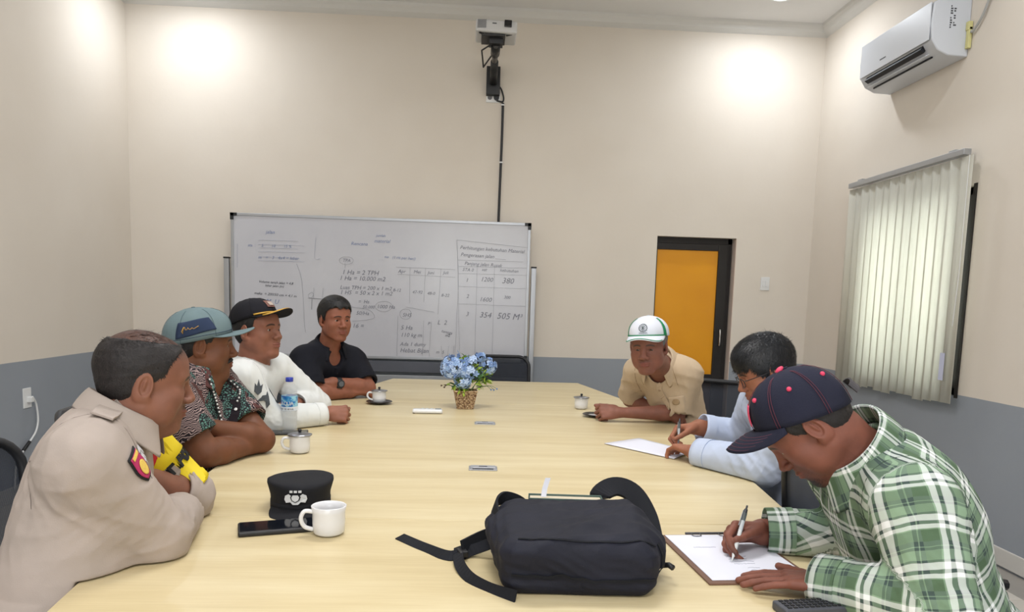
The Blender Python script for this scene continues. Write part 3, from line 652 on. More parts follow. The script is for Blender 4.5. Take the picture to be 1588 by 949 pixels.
# papers
PAP = mat('paper_white', (222, 224, 236), .75, var=.01)
def quad_sheet(name, label, cat, P, th=.0012, lift=None, parent=None, m=PAP):
    c = sum((V(p) for p in P), V(0, 0, 0))/4; n = 8; top = []; 
    for j in range(n+1):
        for i in range(n+1):
            u, v = i/n, j/n; q = (P[0]*(1-u)+P[1]*u)*(1-v)+(P[3]*(1-u)+P[2]*u)*v; q = V(q)
            if lift: q.z += lift(u, v)
            top.append(q-c)
    mb = MB(); fs = []
    N1 = n+1
    for j in range(n):
        for i in range(n): a = j*N1+i; fs.append((a, a+1, a+N1+1, a+N1))
    mb.add(top, fs); o_ = mb.build(name, m, parent, smooth=True); o_.location = c
    sd = o_.modifiers.new('thickness', 'SOLIDIFY'); sd.thickness = th; sd.offset = -1
    if label: tag(o_, label, cat)
    return o_
A = [atZ(937, 689, TZ), atZ(991, 681, TZ), atZ(1078, 703, TZ), atZ(1045, 713, TZ)]
for q in A: q.z = TZ+.003
quad_sheet('paper_sheets', 'loose white paper sheets under the hands of the man with glasses', 'paper', A, .002, lambda u, v: .012*max(0, v-.6)*math.sin(u*PI)+.002)
# clipboard
cb = thing('clipboard', 'brown clipboard with a written white sheet under the checked-shirt man\'s hands', 'clipboard', (.59, 1.6, TZ))
oc = V(.59, 1.6, TZ); P = [atZ(1022, 832, TZ)-oc, atZ(1100, 908, TZ)-oc, atZ(1100, 908, TZ)-oc, atZ(1166, 831, TZ)-oc]
ux = (P[3]-P[0]).normalized(); uy = (P[1]-P[0]).normalized(); W_ = (P[3]-P[0]).length; H_ = (P[1]-P[0]).length
P[2] = P[1]+ux*W_
brd = [P[0], P[1], P[2], P[3]]
MB().prism([(q.x, q.y) for q in brd], .0, .0045).build('board', mat('brown_hardboard', (112, 82, 66), .6, var=.15, scale=30), cb, bev=.0012)
def inn(a, b): q = P[0]+ux*a+uy*b; return (q.x, q.y)
MB().prism([inn(.012, .008), inn(.012, H_-.014), inn(W_-.01, H_-.014), inn(W_-.01, .008)], .005, .0062).build('paper', PAP, cb)
mb = MB(); q0 = P[0]+ux*.065; q1 = P[0]+ux*.185
mb.tube([q0+V(0, 0, .009)+uy*.004, q1+V(0, 0, .009)+uy*.004], .003, 6)
for s in (.08, .15): mb.tube(spline([P[0]+ux*s+uy*.004+V(0, 0, .01), P[0]+ux*s+uy*.02+V(0, 0, .008), P[0]+ux*(s+.02)+uy*.02+V(0, 0, .008), P[0]+ux*(s+.02)+uy*.004+V(0, 0, .01)], 3), .0012, 5)
mb.build('clip', mat('clip_steel', (110, 110, 116), .35, .8), cb)
mb = MB(); random.seed(8)
def scrib(a, b, w, h=.004):
    pts = []; k = 0
    while k*.003 < w: pts.append(V(*inn(a, b), .0064)+ux*(k*.003)*0+uy*0+(ux*.35+uy*0)*0+ux*(k*.003)+uy*random.uniform(-h, h)*.5); k += 1
    if len(pts) > 1: mb.tube(pts, .0004, 4)
for (a, b, w) in ((.05, .10, .055), (.10, .165, .05), (.10, .18, .045), (.095, .195, .06), (.10, .21, .05), (.12, .235, .03), (.12, .25, .035)): scrib(a, b, w)
mb.build('writing', mat('pen_ink', (110, 114, 140), .6), cb)

# ---------------------------------------------------------------- figures: one continuous surface grown from a distance field
F32 = np.float32
def axis_pts(lo, hi, coarse, fine_ranges, fine):
    p = [lo]
    while p[-1] < hi:
        x = p[-1]; st = coarse
        for a, b in fine_ranges:
            if a-1e-6 <= x <= b: st = fine
            elif x < a < x+coarse: st = min(st, max(a-x, fine))
        p.append(x+st)
    return np.array(p, F32)
class Vol:
    def __init__(s, lo, hi, coarse, boxes=(), fine=.003):
        s.ax = [axis_pts(lo[i], hi[i], coarse if i < 2 else coarse, [(b[0][i], b[1][i]) for b in boxes], fine) for i in range(3)]
        s.d = np.full([len(a) for a in s.ax], .2, F32)
    def block(s, lo, hi):
        sl = []
        for i in range(3):
            a = max(int(np.searchsorted(s.ax[i], lo[i]))-1, 0); b = min(int(np.searchsorted(s.ax[i], hi[i]))+1, len(s.ax[i])); sl.append(slice(a, b))
        sl = tuple(sl)
        if any(q.stop <= q.start for q in sl): return None, None
        return sl, (s.ax[0][sl[0]][:, None, None], s.ax[1][sl[1]][None, :, None], s.ax[2][sl[2]][None, None, :])
    def apply(s, pr):
        op, fn, lo, hi, k = pr
        m = k+.02
        sl, P = s.block([x-m for x in lo], [x+m for x in hi])
        if sl is None: return
        d = fn(*P).astype(F32); a = s.d[sl]
        if op == 'u':
            if k > 0: h = np.clip(.5+.5*(a-d)/k, 0, 1); s.d[sl] = a+(d-a)*h-k*h*(1-h)
            else: s.d[sl] = np.minimum(a, d)
        else:
            if k > 0: h = np.clip(.5-.5*(a+d)/k, 0, 1); s.d[sl] = a+(-d-a)*h+k*h*(1-h)
            else: s.d[sl] = np.maximum(a, -d)
    def mesh(s):
        D = s.d; D[0] = D[-1] = .1; D[:, 0] = D[:, -1] = .1; D[:, :, 0] = D[:, :, -1] = .1
        S = D < 0; c = np.zeros([n-1 for n in D.shape], np.uint8)
        for i in (0, 1):
            for j in (0, 1):
                for k in (0, 1): c += S[i:i+c.shape[0], j:j+c.shape[1], k:k+c.shape[2]]
        act = np.argwhere((c > 0) & (c < 8)); ids = np.full(c.shape, -1, np.int32); ids[tuple(act.T)] = np.arange(len(act))
        pos = np.zeros((len(act), 3)); cnt = np.zeros(len(act))
        cor = [(i, j, k) for i in (0, 1) for j in (0, 1) for k in (0, 1)]
        vals = {q: D[act[:, 0]+q[0], act[:, 1]+q[1], act[:, 2]+q[2]] for q in cor}
        for q in cor:
            for a in range(3):
                if q[a] == 0:
                    r = list(q); r[a] = 1; r = tuple(r); v0, v1 = vals[q], vals[r]; m = (v0 < 0) != (v1 < 0)
                    t = np.where(m, v0/np.where(m, v0-v1, 1), 0)
                    for b in range(3): pos[:, b] += np.where(m, q[b]+(t if b == a else 0), 0)
                    cnt += m
        pos /= cnt[:, None]; W = np.empty_like(pos)
        for b in range(3): W[:, b] = np.interp(act[:, b]+pos[:, b], np.arange(len(s.ax[b])), s.ax[b])
        Q = []
        for a in range(3):
            b, g = (a+1) % 3, (a+2) % 3
            sA = [slice(None)]*3; sB = [slice(None)]*3; sA[a] = slice(0, -1); sB[a] = slice(1, None)
            for x in (b, g): sA[x] = sB[x] = slice(1, -1)
            A, B = S[tuple(sA)], S[tuple(sB)]
            for m, fl in (((A & ~B), False), ((~A & B), True)):
                e = np.argwhere(m); e[:, b] += 1; e[:, g] += 1
                def idx(db, dg): z = e.copy(); z[:, b] += db; z[:, g] += dg; return ids[z[:, 0], z[:, 1], z[:, 2]]
                q = np.stack([idx(-1, -1), idx(0, -1), idx(0, 0), idx(-1, 0)], 1)
                Q.append(q[:, ::-1] if fl else q)
        return W, np.concatenate(Q)
def np_mesh(name, W, Q, m, parent=None):
    me = bpy.data.meshes.new(name); me.vertices.add(len(W)); me.vertices.foreach_set('co', W.astype(F32).ravel())
    me.loops.add(Q.size); me.loops.foreach_set('vertex_index', Q.ravel().astype(np.int32)); me.polygons.add(len(Q))
    me.polygons.foreach_set('loop_start', np.arange(0, Q.size, 4, dtype=np.int32)); me.polygons.foreach_set('loop_total', np.full(len(Q), 4, np.int32))
    me.polygons.foreach_set('use_smooth', np.ones(len(Q), bool)); me.update(calc_edges=True); me.validate()
    if m: me.materials.append(m)
    o = bpy.data.objects.new(name, me); COL.objects.link(o)
    if parent: o.parent = parent
    return o
def vattr(o, name, data, typ='FLOAT_VECTOR'):
    a = o.data.attributes.new(name, typ, 'POINT'); a.data.foreach_set('vector' if typ == 'FLOAT_VECTOR' else 'value', np.asarray(data, F32).ravel())
def A3(v): return np.array([v[0], v[1], v[2]], float)
def U(v): v = A3(v); return v/np.linalg.norm(v)
# primitives: each gives (op, function, lo, hi, blend)
def cone(a, b, r1, r2, k=.02, op='u'):
    a, b = A3(a), A3(b); ab = b-a; L2 = max(float(ab @ ab), 1e-9); rm = max(r1, r2)
    def f(X, Y, Z):
        x, y, z = X-a[0], Y-a[1], Z-a[2]; t = np.clip((x*ab[0]+y*ab[1]+z*ab[2])/L2, 0, 1)
        return np.sqrt((x-t*ab[0])**2+(y-t*ab[1])**2+(z-t*ab[2])**2)-(r1+(r2-r1)*t)
    return (op, f, np.minimum(a, b)-rm, np.maximum(a, b)+rm, k)
def ell_(c, r, M=None, k=.02, op='u'):
    c = A3(c); r = A3(r); M = np.eye(3) if M is None else M; ext = np.sqrt(((M*r[None, :])**2).sum(1))
    def f(X, Y, Z):
        x, y, z = X-c[0], Y-c[1], Z-c[2]; q = [(M[0, i]*x+M[1, i]*y+M[2, i]*z)/r[i] for i in range(3)]
        k0 = np.sqrt(q[0]**2+q[1]**2+q[2]**2); k1 = np.sqrt((q[0]/r[0])**2+(q[1]/r[1])**2+(q[2]/r[2])**2)+1e-9
        return k0*(k0-1)/k1
    return (op, f, c-ext, c+ext, k)
def rbox(c, h, M=None, rad=.005, k=.0, op='u'):
    c = A3(c); h = A3(h); M = np.eye(3) if M is None else M; ext = (np.abs(M)*h[None, :]).sum(1)
    def f(X, Y, Z):
        x, y, z = X-c[0], Y-c[1], Z-c[2]; q = [np.abs(M[0, i]*x+M[1, i]*y+M[2, i]*z)-h[i]+rad for i in range(3)]
        return np.sqrt(sum(np.maximum(v, 0)**2 for v in q))+np.minimum(np.maximum(np.maximum(q[0], q[1]), q[2]), 0)-rad
    return (op, f, c-ext, c+ext, k)
def cutcone(a, b, r1, r2, k=.0, op='u', ea=False, eb=True):
    """tapered limb with a flat end at b (and at a): sleeves, cuffs, openings"""
    base = cone(a, b, r1, r2, k, op); a_, b_ = A3(a), A3(b); d = U(b_-a_)
    def f(X, Y, Z):
        v = base[1](X, Y, Z)
        if eb: v = np.maximum(v, (X-b_[0])*d[0]+(Y-b_[1])*d[1]+(Z-b_[2])*d[2])
        if ea: v = np.maximum(v, -((X-a_[0])*d[0]+(Y-a_[1])*d[1]+(Z-a_[2])*d[2]))
        return v
    return (op, f, base[2], base[3], k)

def head_frame(az, pitch, roll):
    a, p, r = map(math.radians, (az, pitch, roll))
    f = np.array([math.cos(a)*math.cos(p), math.sin(a)*math.cos(p), math.sin(p)]); x = np.cross(f, [0, 0, 1]); x /= np.linalg.norm(x); u = np.cross(x, f)
    x2 = x*math.cos(r)+u*math.sin(r); u2 = -x*math.sin(r)+u*math.cos(r)
    return np.stack([x2, f, u2], 1)           # columns: his right, forward, up
def head_prims(H, M, S, o):
    """H centre between the eyes' height, M frame, S scale, o face options"""
    def T(x, y, z): return A3(H)+M @ (np.array([x, y, z])*S)
    fat = o.get('fat', 1.0); nose = o.get('nose', 1.0); P = []
    def E(c, r, k=.012, op='u', Ml=None): P.append(ell_(T(*c), [v*S for v in r], M if Ml is None else M @ Ml, k*S, op))
    def C(a, b, r1, r2, k=.01, op='u'): P.append(cone(T(*a), T(*b), r1*S, r2*S, k*S, op))
    E((0, -.014, .037), (.077, .092, .081), 0)
    E((0, .035, .04), (.062, .052, .052), .03)
    E((0, .028, -.018), (.063, .058, .075), .03)
    for s in (-1, 1):
        C((s*.052*fat, -.005, -.05), (s*.022, .062, -.098), .017*fat, .014, .028)
        E((s*.043, .052, -.026), (.024*fat, .024, .022), .022)
        E((s*.045*fat, .032, -.058), (.022*fat, .03, .03), .025)
        C((s*.010, .081, .020), (s*.047, .066, .021), .0085, .008, .014)
    E((0, .070, -.101), (.023, .018, .015), .018)
    E((0, .065, -.066), (.033, .026, .028), .02)
    if fat > 1.05: E((0, .02, -.105), (.04*fat, .045, .02*fat), .02)
    # eye sockets, lids
    for s in (-1, 1):
        E((s*.031, .090, .001), (.017, .012, .0095), .010, 's')
        E((s*.031, .0655, -.001), (.0165, .0165, .0145), .004)
        C((s*.018, .0795, .005), (s*.043, .074, .005), .0030, .0026, .003)
        op_ = o.get('eye', .0032); dn = o.get('gaze_dn', 0)
        E((s*.031, .083, -.001-dn), (.0125, .013, op_), .0015, 's')
    # nose
    C((0, .081, .014), (0, .100, -.026), .0078, .0108*nose, .010)
    E((0, .1025, -.030), (.0130*nose, .0112, .0098), .006)
    for s in (-1, 1):
        E((s*.0150*nose, .094, -.034), (.0082, .011, .0078), .005)
        E((s*.0075, .100, -.0415), (.0036, .005, .0035), .002, 's')
    # philtrum and lips
    E((0, .0855, -.048), (.012, .008, .009), .008)
    lw = o.get('lips', 1.0)
    E((0, .0895, -.0595), (.0235, .0095, .0056*lw), .004)
    E((0, .0885, -.0690), (.0205, .0095, .0064*lw), .004)
    C((-.021, .0955, -.0640), (.021, .0955, -.0640), .0013, .0013, .003, 's')
    # ears
    for s in (-1, 1):
        ec = s*(.077*(1+.04*(fat-1)));
        Ml = np.array(Matrix.Rotation(s*-.32, 3, 'Z') @ Matrix.Rotation(-.18, 3, 'X'))
        E((ec, -.012, -.006), (.0085, .0205, .0335), .006, 'u', Ml)
        E((ec+s*.006, -.008, -.002), (.0058, .0130, .0225), .003, 's', Ml)
        E((ec+s*.0015, -.010, .0), (.0045, .0035, .015), .004, 'u', Ml)
        E((ec-s*.002, -.002, -.032), (.0065, .008, .009), .006)
    return P, T
def hand_prims(W, d, n, right, o):
    """W wrist, d direction to the fingers, n palm normal (the way the palm faces)"""
    d = U(d); n = A3(n); n = U(n-d*(n @ d)); t = np.cross(d, n) if right else np.cross(n, d)    # t points to the thumb side
    t = -t if o.get('flip') else t
    W = A3(W); P = []; sc = o.get('scale', 1.0)
    curl = o.get('curl', (25, 30, 20)); spread = o.get('spread', .04); tc = o.get('thumb', (.55, .7, .25, 20))
    bases = [.031, .0105, -.0105, -.030]; Ls = [(.043, .026, .020), (.047, .029, .021), (.044, .027, .020), (.034, .021, .018)]; fr = [.0091, .0094, .009, .0080]
    kb = [.088, .090, .086, .079]
    P.append(ell_(W+d*.045*sc, [.038*sc, .050*sc, .0135*sc], np.stack([t, d, n], 1), .012))
    for i in range(4):
        b = W+(d*kb[i]+t*bases[i])*sc
        P.append(cone(W+(d*.015+t*bases[i]*.45)*sc, b-n*.001, .0125*sc, .0108*sc, .010))
        p = b; ang = 0; dd0 = U(d+t*(bases[i]/.031)*spread)
        cu = curl[i] if isinstance(curl[0], (tuple, list)) else curl
        for j in range(3):
            ang += math.radians(cu[j]); q = dd0*math.cos(ang)+n*math.sin(ang)
            e = p+q*Ls[i][j]*sc
            P.append(cone(p, e, fr[i]*sc*(1-.06*j), fr[i]*sc*(.95-.07*j), .0022)); p = e
        o.setdefault('tips', []).append(p)
    b = W+(d*.022+t*.024+n*.004)*sc; q = U(d*tc[0]+t*tc[1]+n*tc[2]); e = b+q*.042*sc
    P.append(cone(b, e, .0150*sc, .0118*sc, .010))
    q2 = U(q+(d*.75+n*.25)*math.tan(math.radians(tc[3]))); e2 = e+q2*.032*sc; P.append(cone(e, e2, .0112*sc, .0100*sc, .003))
    q3 = U(q2+(d*.5-t*.25)*math.tan(math.radians(tc[3]))*.8); e3 = e2+q3*.024*sc; P.append(cone(e2, e3, .0098*sc, .0082*sc, .003)); o['thumb_tip'] = e3
    return P

def limb_frame(a, b, ref):
    z = U(A3(b)-A3(a)); x = A3(ref)-z*(A3(ref) @ z); x = U(x); return np.stack([x, np.cross(z, x), z], 1)
def sinfold(P, seed, f, stretch=None):
    rs = np.random.RandomState(seed); out = np.zeros(len(P))
    for i in range(5):
        k = rs.normal(size=3)*f*(1+.5*i); k2 = rs.normal(size=3)*f*.8
        if stretch is not None: k = k-stretch*(k @ stretch)*.75
        out += (1-2*np.abs(np.sin(P @ k+1.6*np.sin(P @ k2+rs.rand()*6)+rs.rand()*6)))/(1+.6*i)
    return out/2.4

def table_slab(e):
    """the table top as a shape to cut away: arms rest flat on it, the trunk stops at its edge"""
    lt = LT[::-1]
    def f(X, Y, Z):
        xr = np.interp(Y, [q[1] for q in RT], [q[0] for q in RT]); xl = np.interp(Y, [q[1] for q in lt], [q[0] for q in lt])
        ins = np.minimum(xr+.004-X, X-xl+.004); return np.maximum(-ins, np.abs(Z-(TZ+e-.05))-.05)+0*X
    return ('s', f, np.array([-1., .5, TZ-.1]), np.array([1.1, 5.2, TZ+e]), 0.)
def person(sp):
    """sp: dict with joints (world) and options. Builds body, hair, shirt, trousers, shoes."""
    J = {k: A3(v) for k, v in sp['J'].items()}
    root = thing('person', sp['label'], 'person', tuple((J['pel'][0], J['pel'][1], 0)))
    if sp.get('group'): root['group'] = sp['group']
    base = np.array([J['pel'][0], J['pel'][1], 0.])
    M = head_frame(*sp['head']); H = J['head']; S = sp.get('hs', 1.0)
    b = sp.get('bulk', 1.0); belly = sp.get('belly', 1.0)
    N, Pl = J['neck'], J['pel']; up = U(N-Pl); RS, LS = J['rs'], J['ls']; rt = U((RS-LS)-up*((RS-LS) @ up)); fw = np.cross(up, rt)   # fw forward
    TM = np.stack([rt, fw, up], 1); L = np.linalg.norm(N-Pl)
    def TT(x, y, z): return Pl+rt*x+fw*y+up*(z*L)
    hw = .5*np.linalg.norm(RS-LS)
    def torso(g):                                      # g grows the surface: cloth over skin
        P = [ell_(TT(0, -.01, -.02), (.165*b+g, .120*b+g, .13+g), TM, 0)]
        P.append(ell_(TT(0, .012*belly, .28), (.145*b*belly**.3+g, .112*b*belly+g, .19+g), TM, .07))
        P.append(ell_(TT(0, -.005, .66), (.150*b+g, .105*b+g, .18+g), TM, .08))
        sh = .5*(RS+LS); P.append(cone(LS*.93+sh*.07-up*.012, RS*.93+sh*.07-up*.012, .058*b+g, .058*b+g, .06))
        for q in (RS, LS): P.append(cone(N-up*.015-fw*.01, q*.72+N*.28+up*.012, .050+g, .046+g, .045))
        bk = sp.get('hunch', 0.0)
        P.append(ell_(TT(0, -.035-bk, .74), (.13*b+g, .075*b+g, .15+g), TM, .06))
        return P
    ar = sp.get('arm', 1.0)
    nt = H+M @ (np.array([0, -.025, -.055])*S)
    limbs = {}
    for sd in 'rl':
        limbs[sd] = (J[sd+'s'], J[sd+'e'], J[sd+'w'])
    # ---- body
    body = torso(-.010)
    body.append(cone(N-up*.03, nt, .060*sp.get('neckr', 1), .053*sp.get('neckr', 1), .03))
    hands = sp['hands']
    for sd in 'rl':
        s_, e_, w_ = limbs[sd]
        body.append(cone(s_, e_, .050*ar*b**.5, .039*ar, .03)); body.append(cone(e_, e_*.72+w_*.28, .040*ar, .040*ar, .012)); body.append(cone(e_*.72+w_*.28, w_, .040*ar, .0255*ar, .015))
        hp = hand_prims(w_, hands[sd]['d'], hands[sd]['n'], sd == 'r', hands[sd]); body.append(cone(w_, w_+U(hands[sd]['d'])*.03, .0255*ar, .022, .012)); body += hp
    legs = []
    for sd, sg in (('r', 1), ('l', -1)):
        hip = Pl+rt*.085*sg-np.array([0, 0, .02]); fl_ = np.array([fw[0], fw[1], 0]); fl_ /= np.linalg.norm(fl_); kn = np.array([*(hip+fl_*.40+rt*.06*sg)[:2], .52]); an = np.array([*(kn-fl_*.02)[:2], .09])
        legs.append((hip, kn, an, fl_)); body += [cone(hip, kn, .070, .048, .03), cone(kn, an, .046, .034, .02), cone(an-np.array([0, 0, .03]), an+fl_*.12-np.array([0, 0, .05]), .033, .026, .02)]
    hp, T = head_prims(H, M, S, sp.get('face', {})); body2 = hp
    P = body+body2
    # the head is merged with its own sharp blends, then joined with the neck
    lo = np.min([p[2] for p in P if p[0] == 'u'], 0)-.02; hi = np.max([p[3] for p in P if p[0] == 'u'], 0)+.02
    fine = sp.get('fine', .003)
    bx = [(H-.125, H+.14)]
    for sd in 'rl':
        c = J[sd+'w']+U(hands[sd]['d'])*.08; bx.append((c-.11, c+.11))
    # coarse and fine volumes share one grid, so the body stays one surface
    v = Vol(lo, hi, .0085, bx, fine)
    for p in body2: v.apply(p)
    for p in body: v.apply(p)
    v.apply(table_slab(.0015))
    W, Q = v.mesh(); hl = ((W-H) @ M)/S
    o = np_mesh('body', W-base, Q, sp['skin'], root); vattr(o, 'hl', hl)
    # ---- eyes
    ey = MB()
    for s in (-1, 1):
        c = T(s*.031, .0655, -.001)
        e = MB(); R = Matrix([list(r) for r in M]) @ Matrix.Rotation(sp.get('gaze', 0), 3, 'Z') @ Matrix.Rotation(-sp.get('gaze_dn', .1), 3, 'X')
        prof = [(max(math.sin(PI*i/24), 1e-3)*.0146*S, -math.cos(PI*i/24)*.0146*S) for i in range(25)]
        e.lathe(prof, Vector(c-base), 20, R @ Matrix.Rotation(-PI/2, 3, 'X'))
        eo = e.build('eye', None, root, smooth=True)
        for m_ in (EYEW, EYEB): eo.data.materials.append(m_)
        me = eo.data; fc = R @ Vector((0, 1, 0)); cc = Vector(c-base)
        for pl_ in me.polygons:
            if (pl_.center-cc).normalized().dot(fc) > .86: pl_.material_index = 1
    # ---- hair
    hr = sp.get('hair')
    if hr: make_hair(root, base, H, M, S, hr)
    # ---- shirt
    sh = sp['shirt']; g = sh.get('g', .008)
    P = [p for p in torso(g)]
    slv = sh['sleeve']; cuffs = []
    for sd in 'rl':
        s_, e_, w_ = limbs[sd]; ln = slv[sd] if isinstance(slv, dict) else slv; a1 = (.058*ar*b**.5+g, .050*ar+g)
        if ln < 1:
            end = s_+(e_-s_)*ln; P.append(cutcone(s_, end, a1[0], a1[0]*.35+(a1[1]+.008)*.65, .035)); cuffs.append((s_, end, .046*ar+.012*0+g*.6))
        else:
            P.append(cone(s_, e_, *a1, .035)); end = e_+(w_-e_)*(ln-1); re = a1[1]*(1-(ln-1))+(.036*ar+g)*(ln-1)
            P.append(cutcone(e_, end, a1[1], re, .014)); cuffs.append((e_, end, re-.006))
    lo = np.min([p[2] for p in P if p[0] == 'u'], 0)-.02; hi = np.max([p[3] for p in P if p[0] == 'u'], 0)+.02
    hem = sp.get('hem', .50); lo[2] = max(lo[2], Pl[2]-.10)
    v = Vol(lo, hi, sh.get('res', .005))
    for p in P: v.apply(p)
    # neck opening, sleeve openings
    nr = sh.get('neck', .066)
    v.apply(cone(N-up*.035+fw*.01, nt+up*.05, nr, nr, .006, 's'))
    if sh.get('vneck', 0): 
        for zz in range(4): q = N+fw*(.075+.012*zz)-up*(.02+.022*zz*sh['vneck']); v.apply(cone(q, q+fw*.08+up*.02, .040-.009*zz, .04-.009*zz, .006, 's'))
    for a, e_, r_ in cuffs:
        d = U(e_-a); v.apply(cutcone(e_-d*.022, e_+d*.03, r_, r_, .002, 's', True, True))
    v.apply(table_slab(.003))
    W, Q = v.mesh()
    # folds: rings near the elbows, drags along the torso, all along the normal
    nrm = vnormals(W, Q); amp = sh.get('fold', .004); dsp = np.zeros(len(W))
    dist = []
    for sd in 'rl':
        s_, e_, w_ = limbs[sd]; dist.append((seg_d(W, s_, e_), seg_t(W, s_, e_), sd, 0)); dist.append((seg_d(W, e_, w_), seg_t(W, e_, w_), sd, 1))
    td = np.abs(((W-Pl) @ TM)[:, 0])
    k_el = np.zeros(len(W))
    for sd in 'rl':
        e_ = limbs[sd][1]; k_el = np.maximum(k_el, np.exp(-((np.linalg.norm(W-e_, axis=1)/.10)**2)))
        a_ = limbs[sd][0]-up*.07; k_el = np.maximum(k_el, .8*np.exp(-((np.linalg.norm(W-a_, axis=1)/.11)**2)))
    dsp += amp*sinfold(W, sp['seed'], 22, up)*(.35+.9*k_el)+amp*.6*sinfold(W, sp['seed']+9, 48)*k_el
    zz = (W-Pl) @ up/L; waist = np.exp(-((zz-.25)/.22)**2); dsp += amp*.8*sinfold(W, sp['seed']+3, 16, rt)*waist
    for a, e_, r_ in cuffs: dsp *= np.clip(np.linalg.norm(W-e_, axis=1)/.06, 0, 1)**.5
    dsp *= np.clip(np.abs(W[:, 2]-TZ)/.03, 0, 1); W = W+nrm*dsp[:, None]
    # limb coordinates for woven and printed patterns
    d0 = np.stack([seg_d(W, *s2)-.0 for s2 in ((Pl+up*.1, N-up*.16), )]+[np.minimum(dist[i][0], 9)*1.0+0 for i in range(4)], 1)
    tor = np.maximum(0, np.abs(((W-Pl) @ rt))-hw*.93)
    sl_d = np.stack([d0[:, 1], d0[:, 2], d0[:, 3], d0[:, 4]], 1); which = np.argmin(sl_d, 1)
    torso_m = (np.abs((W-.5*(RS+LS)) @ rt) < hw*.98) & (seg_d(W, RS, J['re']) > .075*ar) & (seg_d(W, LS, J['le']) > .075*ar) & (seg_d(W, J['re'], J['rw']) > .075*ar) & (seg_d(W, J['le'], J['lw']) > .075*ar)
    torso_m |= (np.abs((W-.5*(RS+LS)) @ rt) < hw*.80) & (((W-N) @ up) > -.20)
    pat = (W-Pl) @ TM
    segs = [(J['rs'], J['re']), (J['re'], J['rw']), (J['ls'], J['le']), (J['le'], J['lw'])]
    idm = np.zeros(len(W))
    for i, (a, e_) in enumerate(segs):
        LM = limb_frame(a, e_, -fw*.6+np.array([0, 0, .2])); q = (W-a) @ LM
        if i % 2: q[:, 2] += np.linalg.norm(segs[i-1][1]-segs[i-1][0])
        m_ = (~torso_m) & (which == i); pat[m_] = q[m_]; idm[m_] = 1+i
    so = np_mesh('shirt', W-base, Q, sh['m'], root); vattr(so, 'pat', pat); vattr(so, 'limb', idm, 'FLOAT')
    if sh.get('label'): so['label'] = sh['label']
    # ---- trousers and shoes
    P = [ell_(TT(0, -.01, -.03), (.172*b, .128*b, .12), TM, 0)]
    for hip, kn, an, fl_ in legs: P += [cone(hip, kn, .088, .064, .04), cone(kn, an-np.array([0, 0, .0]), .063, .058, .02)]
    lo = np.min([p[2] for p in P], 0)-.02; hi = np.max([p[3] for p in P], 0)+.02; hi[2] = min(hi[2], .72)
    v = Vol(lo, hi, .0125); 
    for p in P: v.apply(p)
    v.apply(table_slab(.003)); W, Q = v.mesh(); W = W+vnormals(W, Q)*(.006*sinfold(W, sp['seed']+5, 18))[:, None]
    np_mesh('trousers', W-base, Q, sp.get('trousers', TROU), root)
    for hip, kn, an, fl_ in legs:
        a0 = an-fl_*.05; P = [ell_(a0+fl_*.03+np.array([0, 0, -.035]), (.045, .05, .045), None, 0), cone(a0+np.array([0, 0, -.05]), a0+fl_*.19+np.array([0, 0, -.052]), .038, .034, .03)]
        v = Vol(np.min([p[2] for p in P], 0)-.02, np.max([p[3] for p in P], 0)+.02, .009)
        for p in P: v.apply(p)
        v.apply(rbox(a0+np.array([0, 0, -.13]), (.3, .3, .05), None, .001, .0, 's'))
        W, Q = v.mesh(); W[:, 2] = np.maximum(W[:, 2], .002); np_mesh('shoe', W-base, Q, SHOE, root)
    ctx = dict(hr=hands['r'], root=root, base=base, H=H, M=M, S=S, T=T, TT=TT, TM=TM, up=up, rt=rt, fw=fw, N=N, Pl=Pl, J=J, L=L, nt=nt, limbs=limbs, shirt=so, g=g, b=b)
    return ctx
def settle(W, J, e):
    """arms lie on the table top, the trunk stays outside its edge"""
    xr = np.interp(W[:, 1], [q[1] for q in RT], [q[0] for q in RT]); lt = LT[::-1]; xl = np.interp(W[:, 1], [q[1] for q in lt], [q[0] for q in lt])
    ins = np.minimum(xr-W[:, 0], W[:, 0]-xl); left = (W[:, 0]-CTX) < 0
    arm = np.minimum(np.minimum(seg_d(W, J['re'], J['rw']), seg_d(W, J['le'], J['lw'])), np.minimum(np.linalg.norm(W-J['rw'], axis=1)-.15, np.linalg.norm(W-J['lw'], axis=1)-.15)) < .085
    up_ = arm & (ins > -.004) & (W[:, 2] < TZ+e) & (W[:, 2] > TZ-.09); W[up_, 2] = TZ+e
    out = (~up_) & (ins > -.006) & (W[:, 2] < TZ+.012) & (W[:, 2] > TZ-.09); W[out, 0] = np.where(left[out], xl[out]-.006, xr[out]+.006)
    return W
def seg_t(W, a, b): ab = b-a; return np.clip((W-a) @ ab/(ab @ ab), 0, 1)
def seg_d(W, a, b): t = seg_t(W, a, b); return np.linalg.norm(W-a-t[:, None]*(b-a), axis=1)
def vnormals(W, Q):
    n = np.cross(W[Q[:, 2]]-W[Q[:, 0]], W[Q[:, 3]]-W[Q[:, 1]]); out = np.zeros_like(W)
    for i in range(4):
        for c in range(3): out[:, c] += np.bincount(Q[:, i], n[:, c], len(W))
    return out/np.maximum(np.linalg.norm(out, axis=1), 1e-9)[:, None]

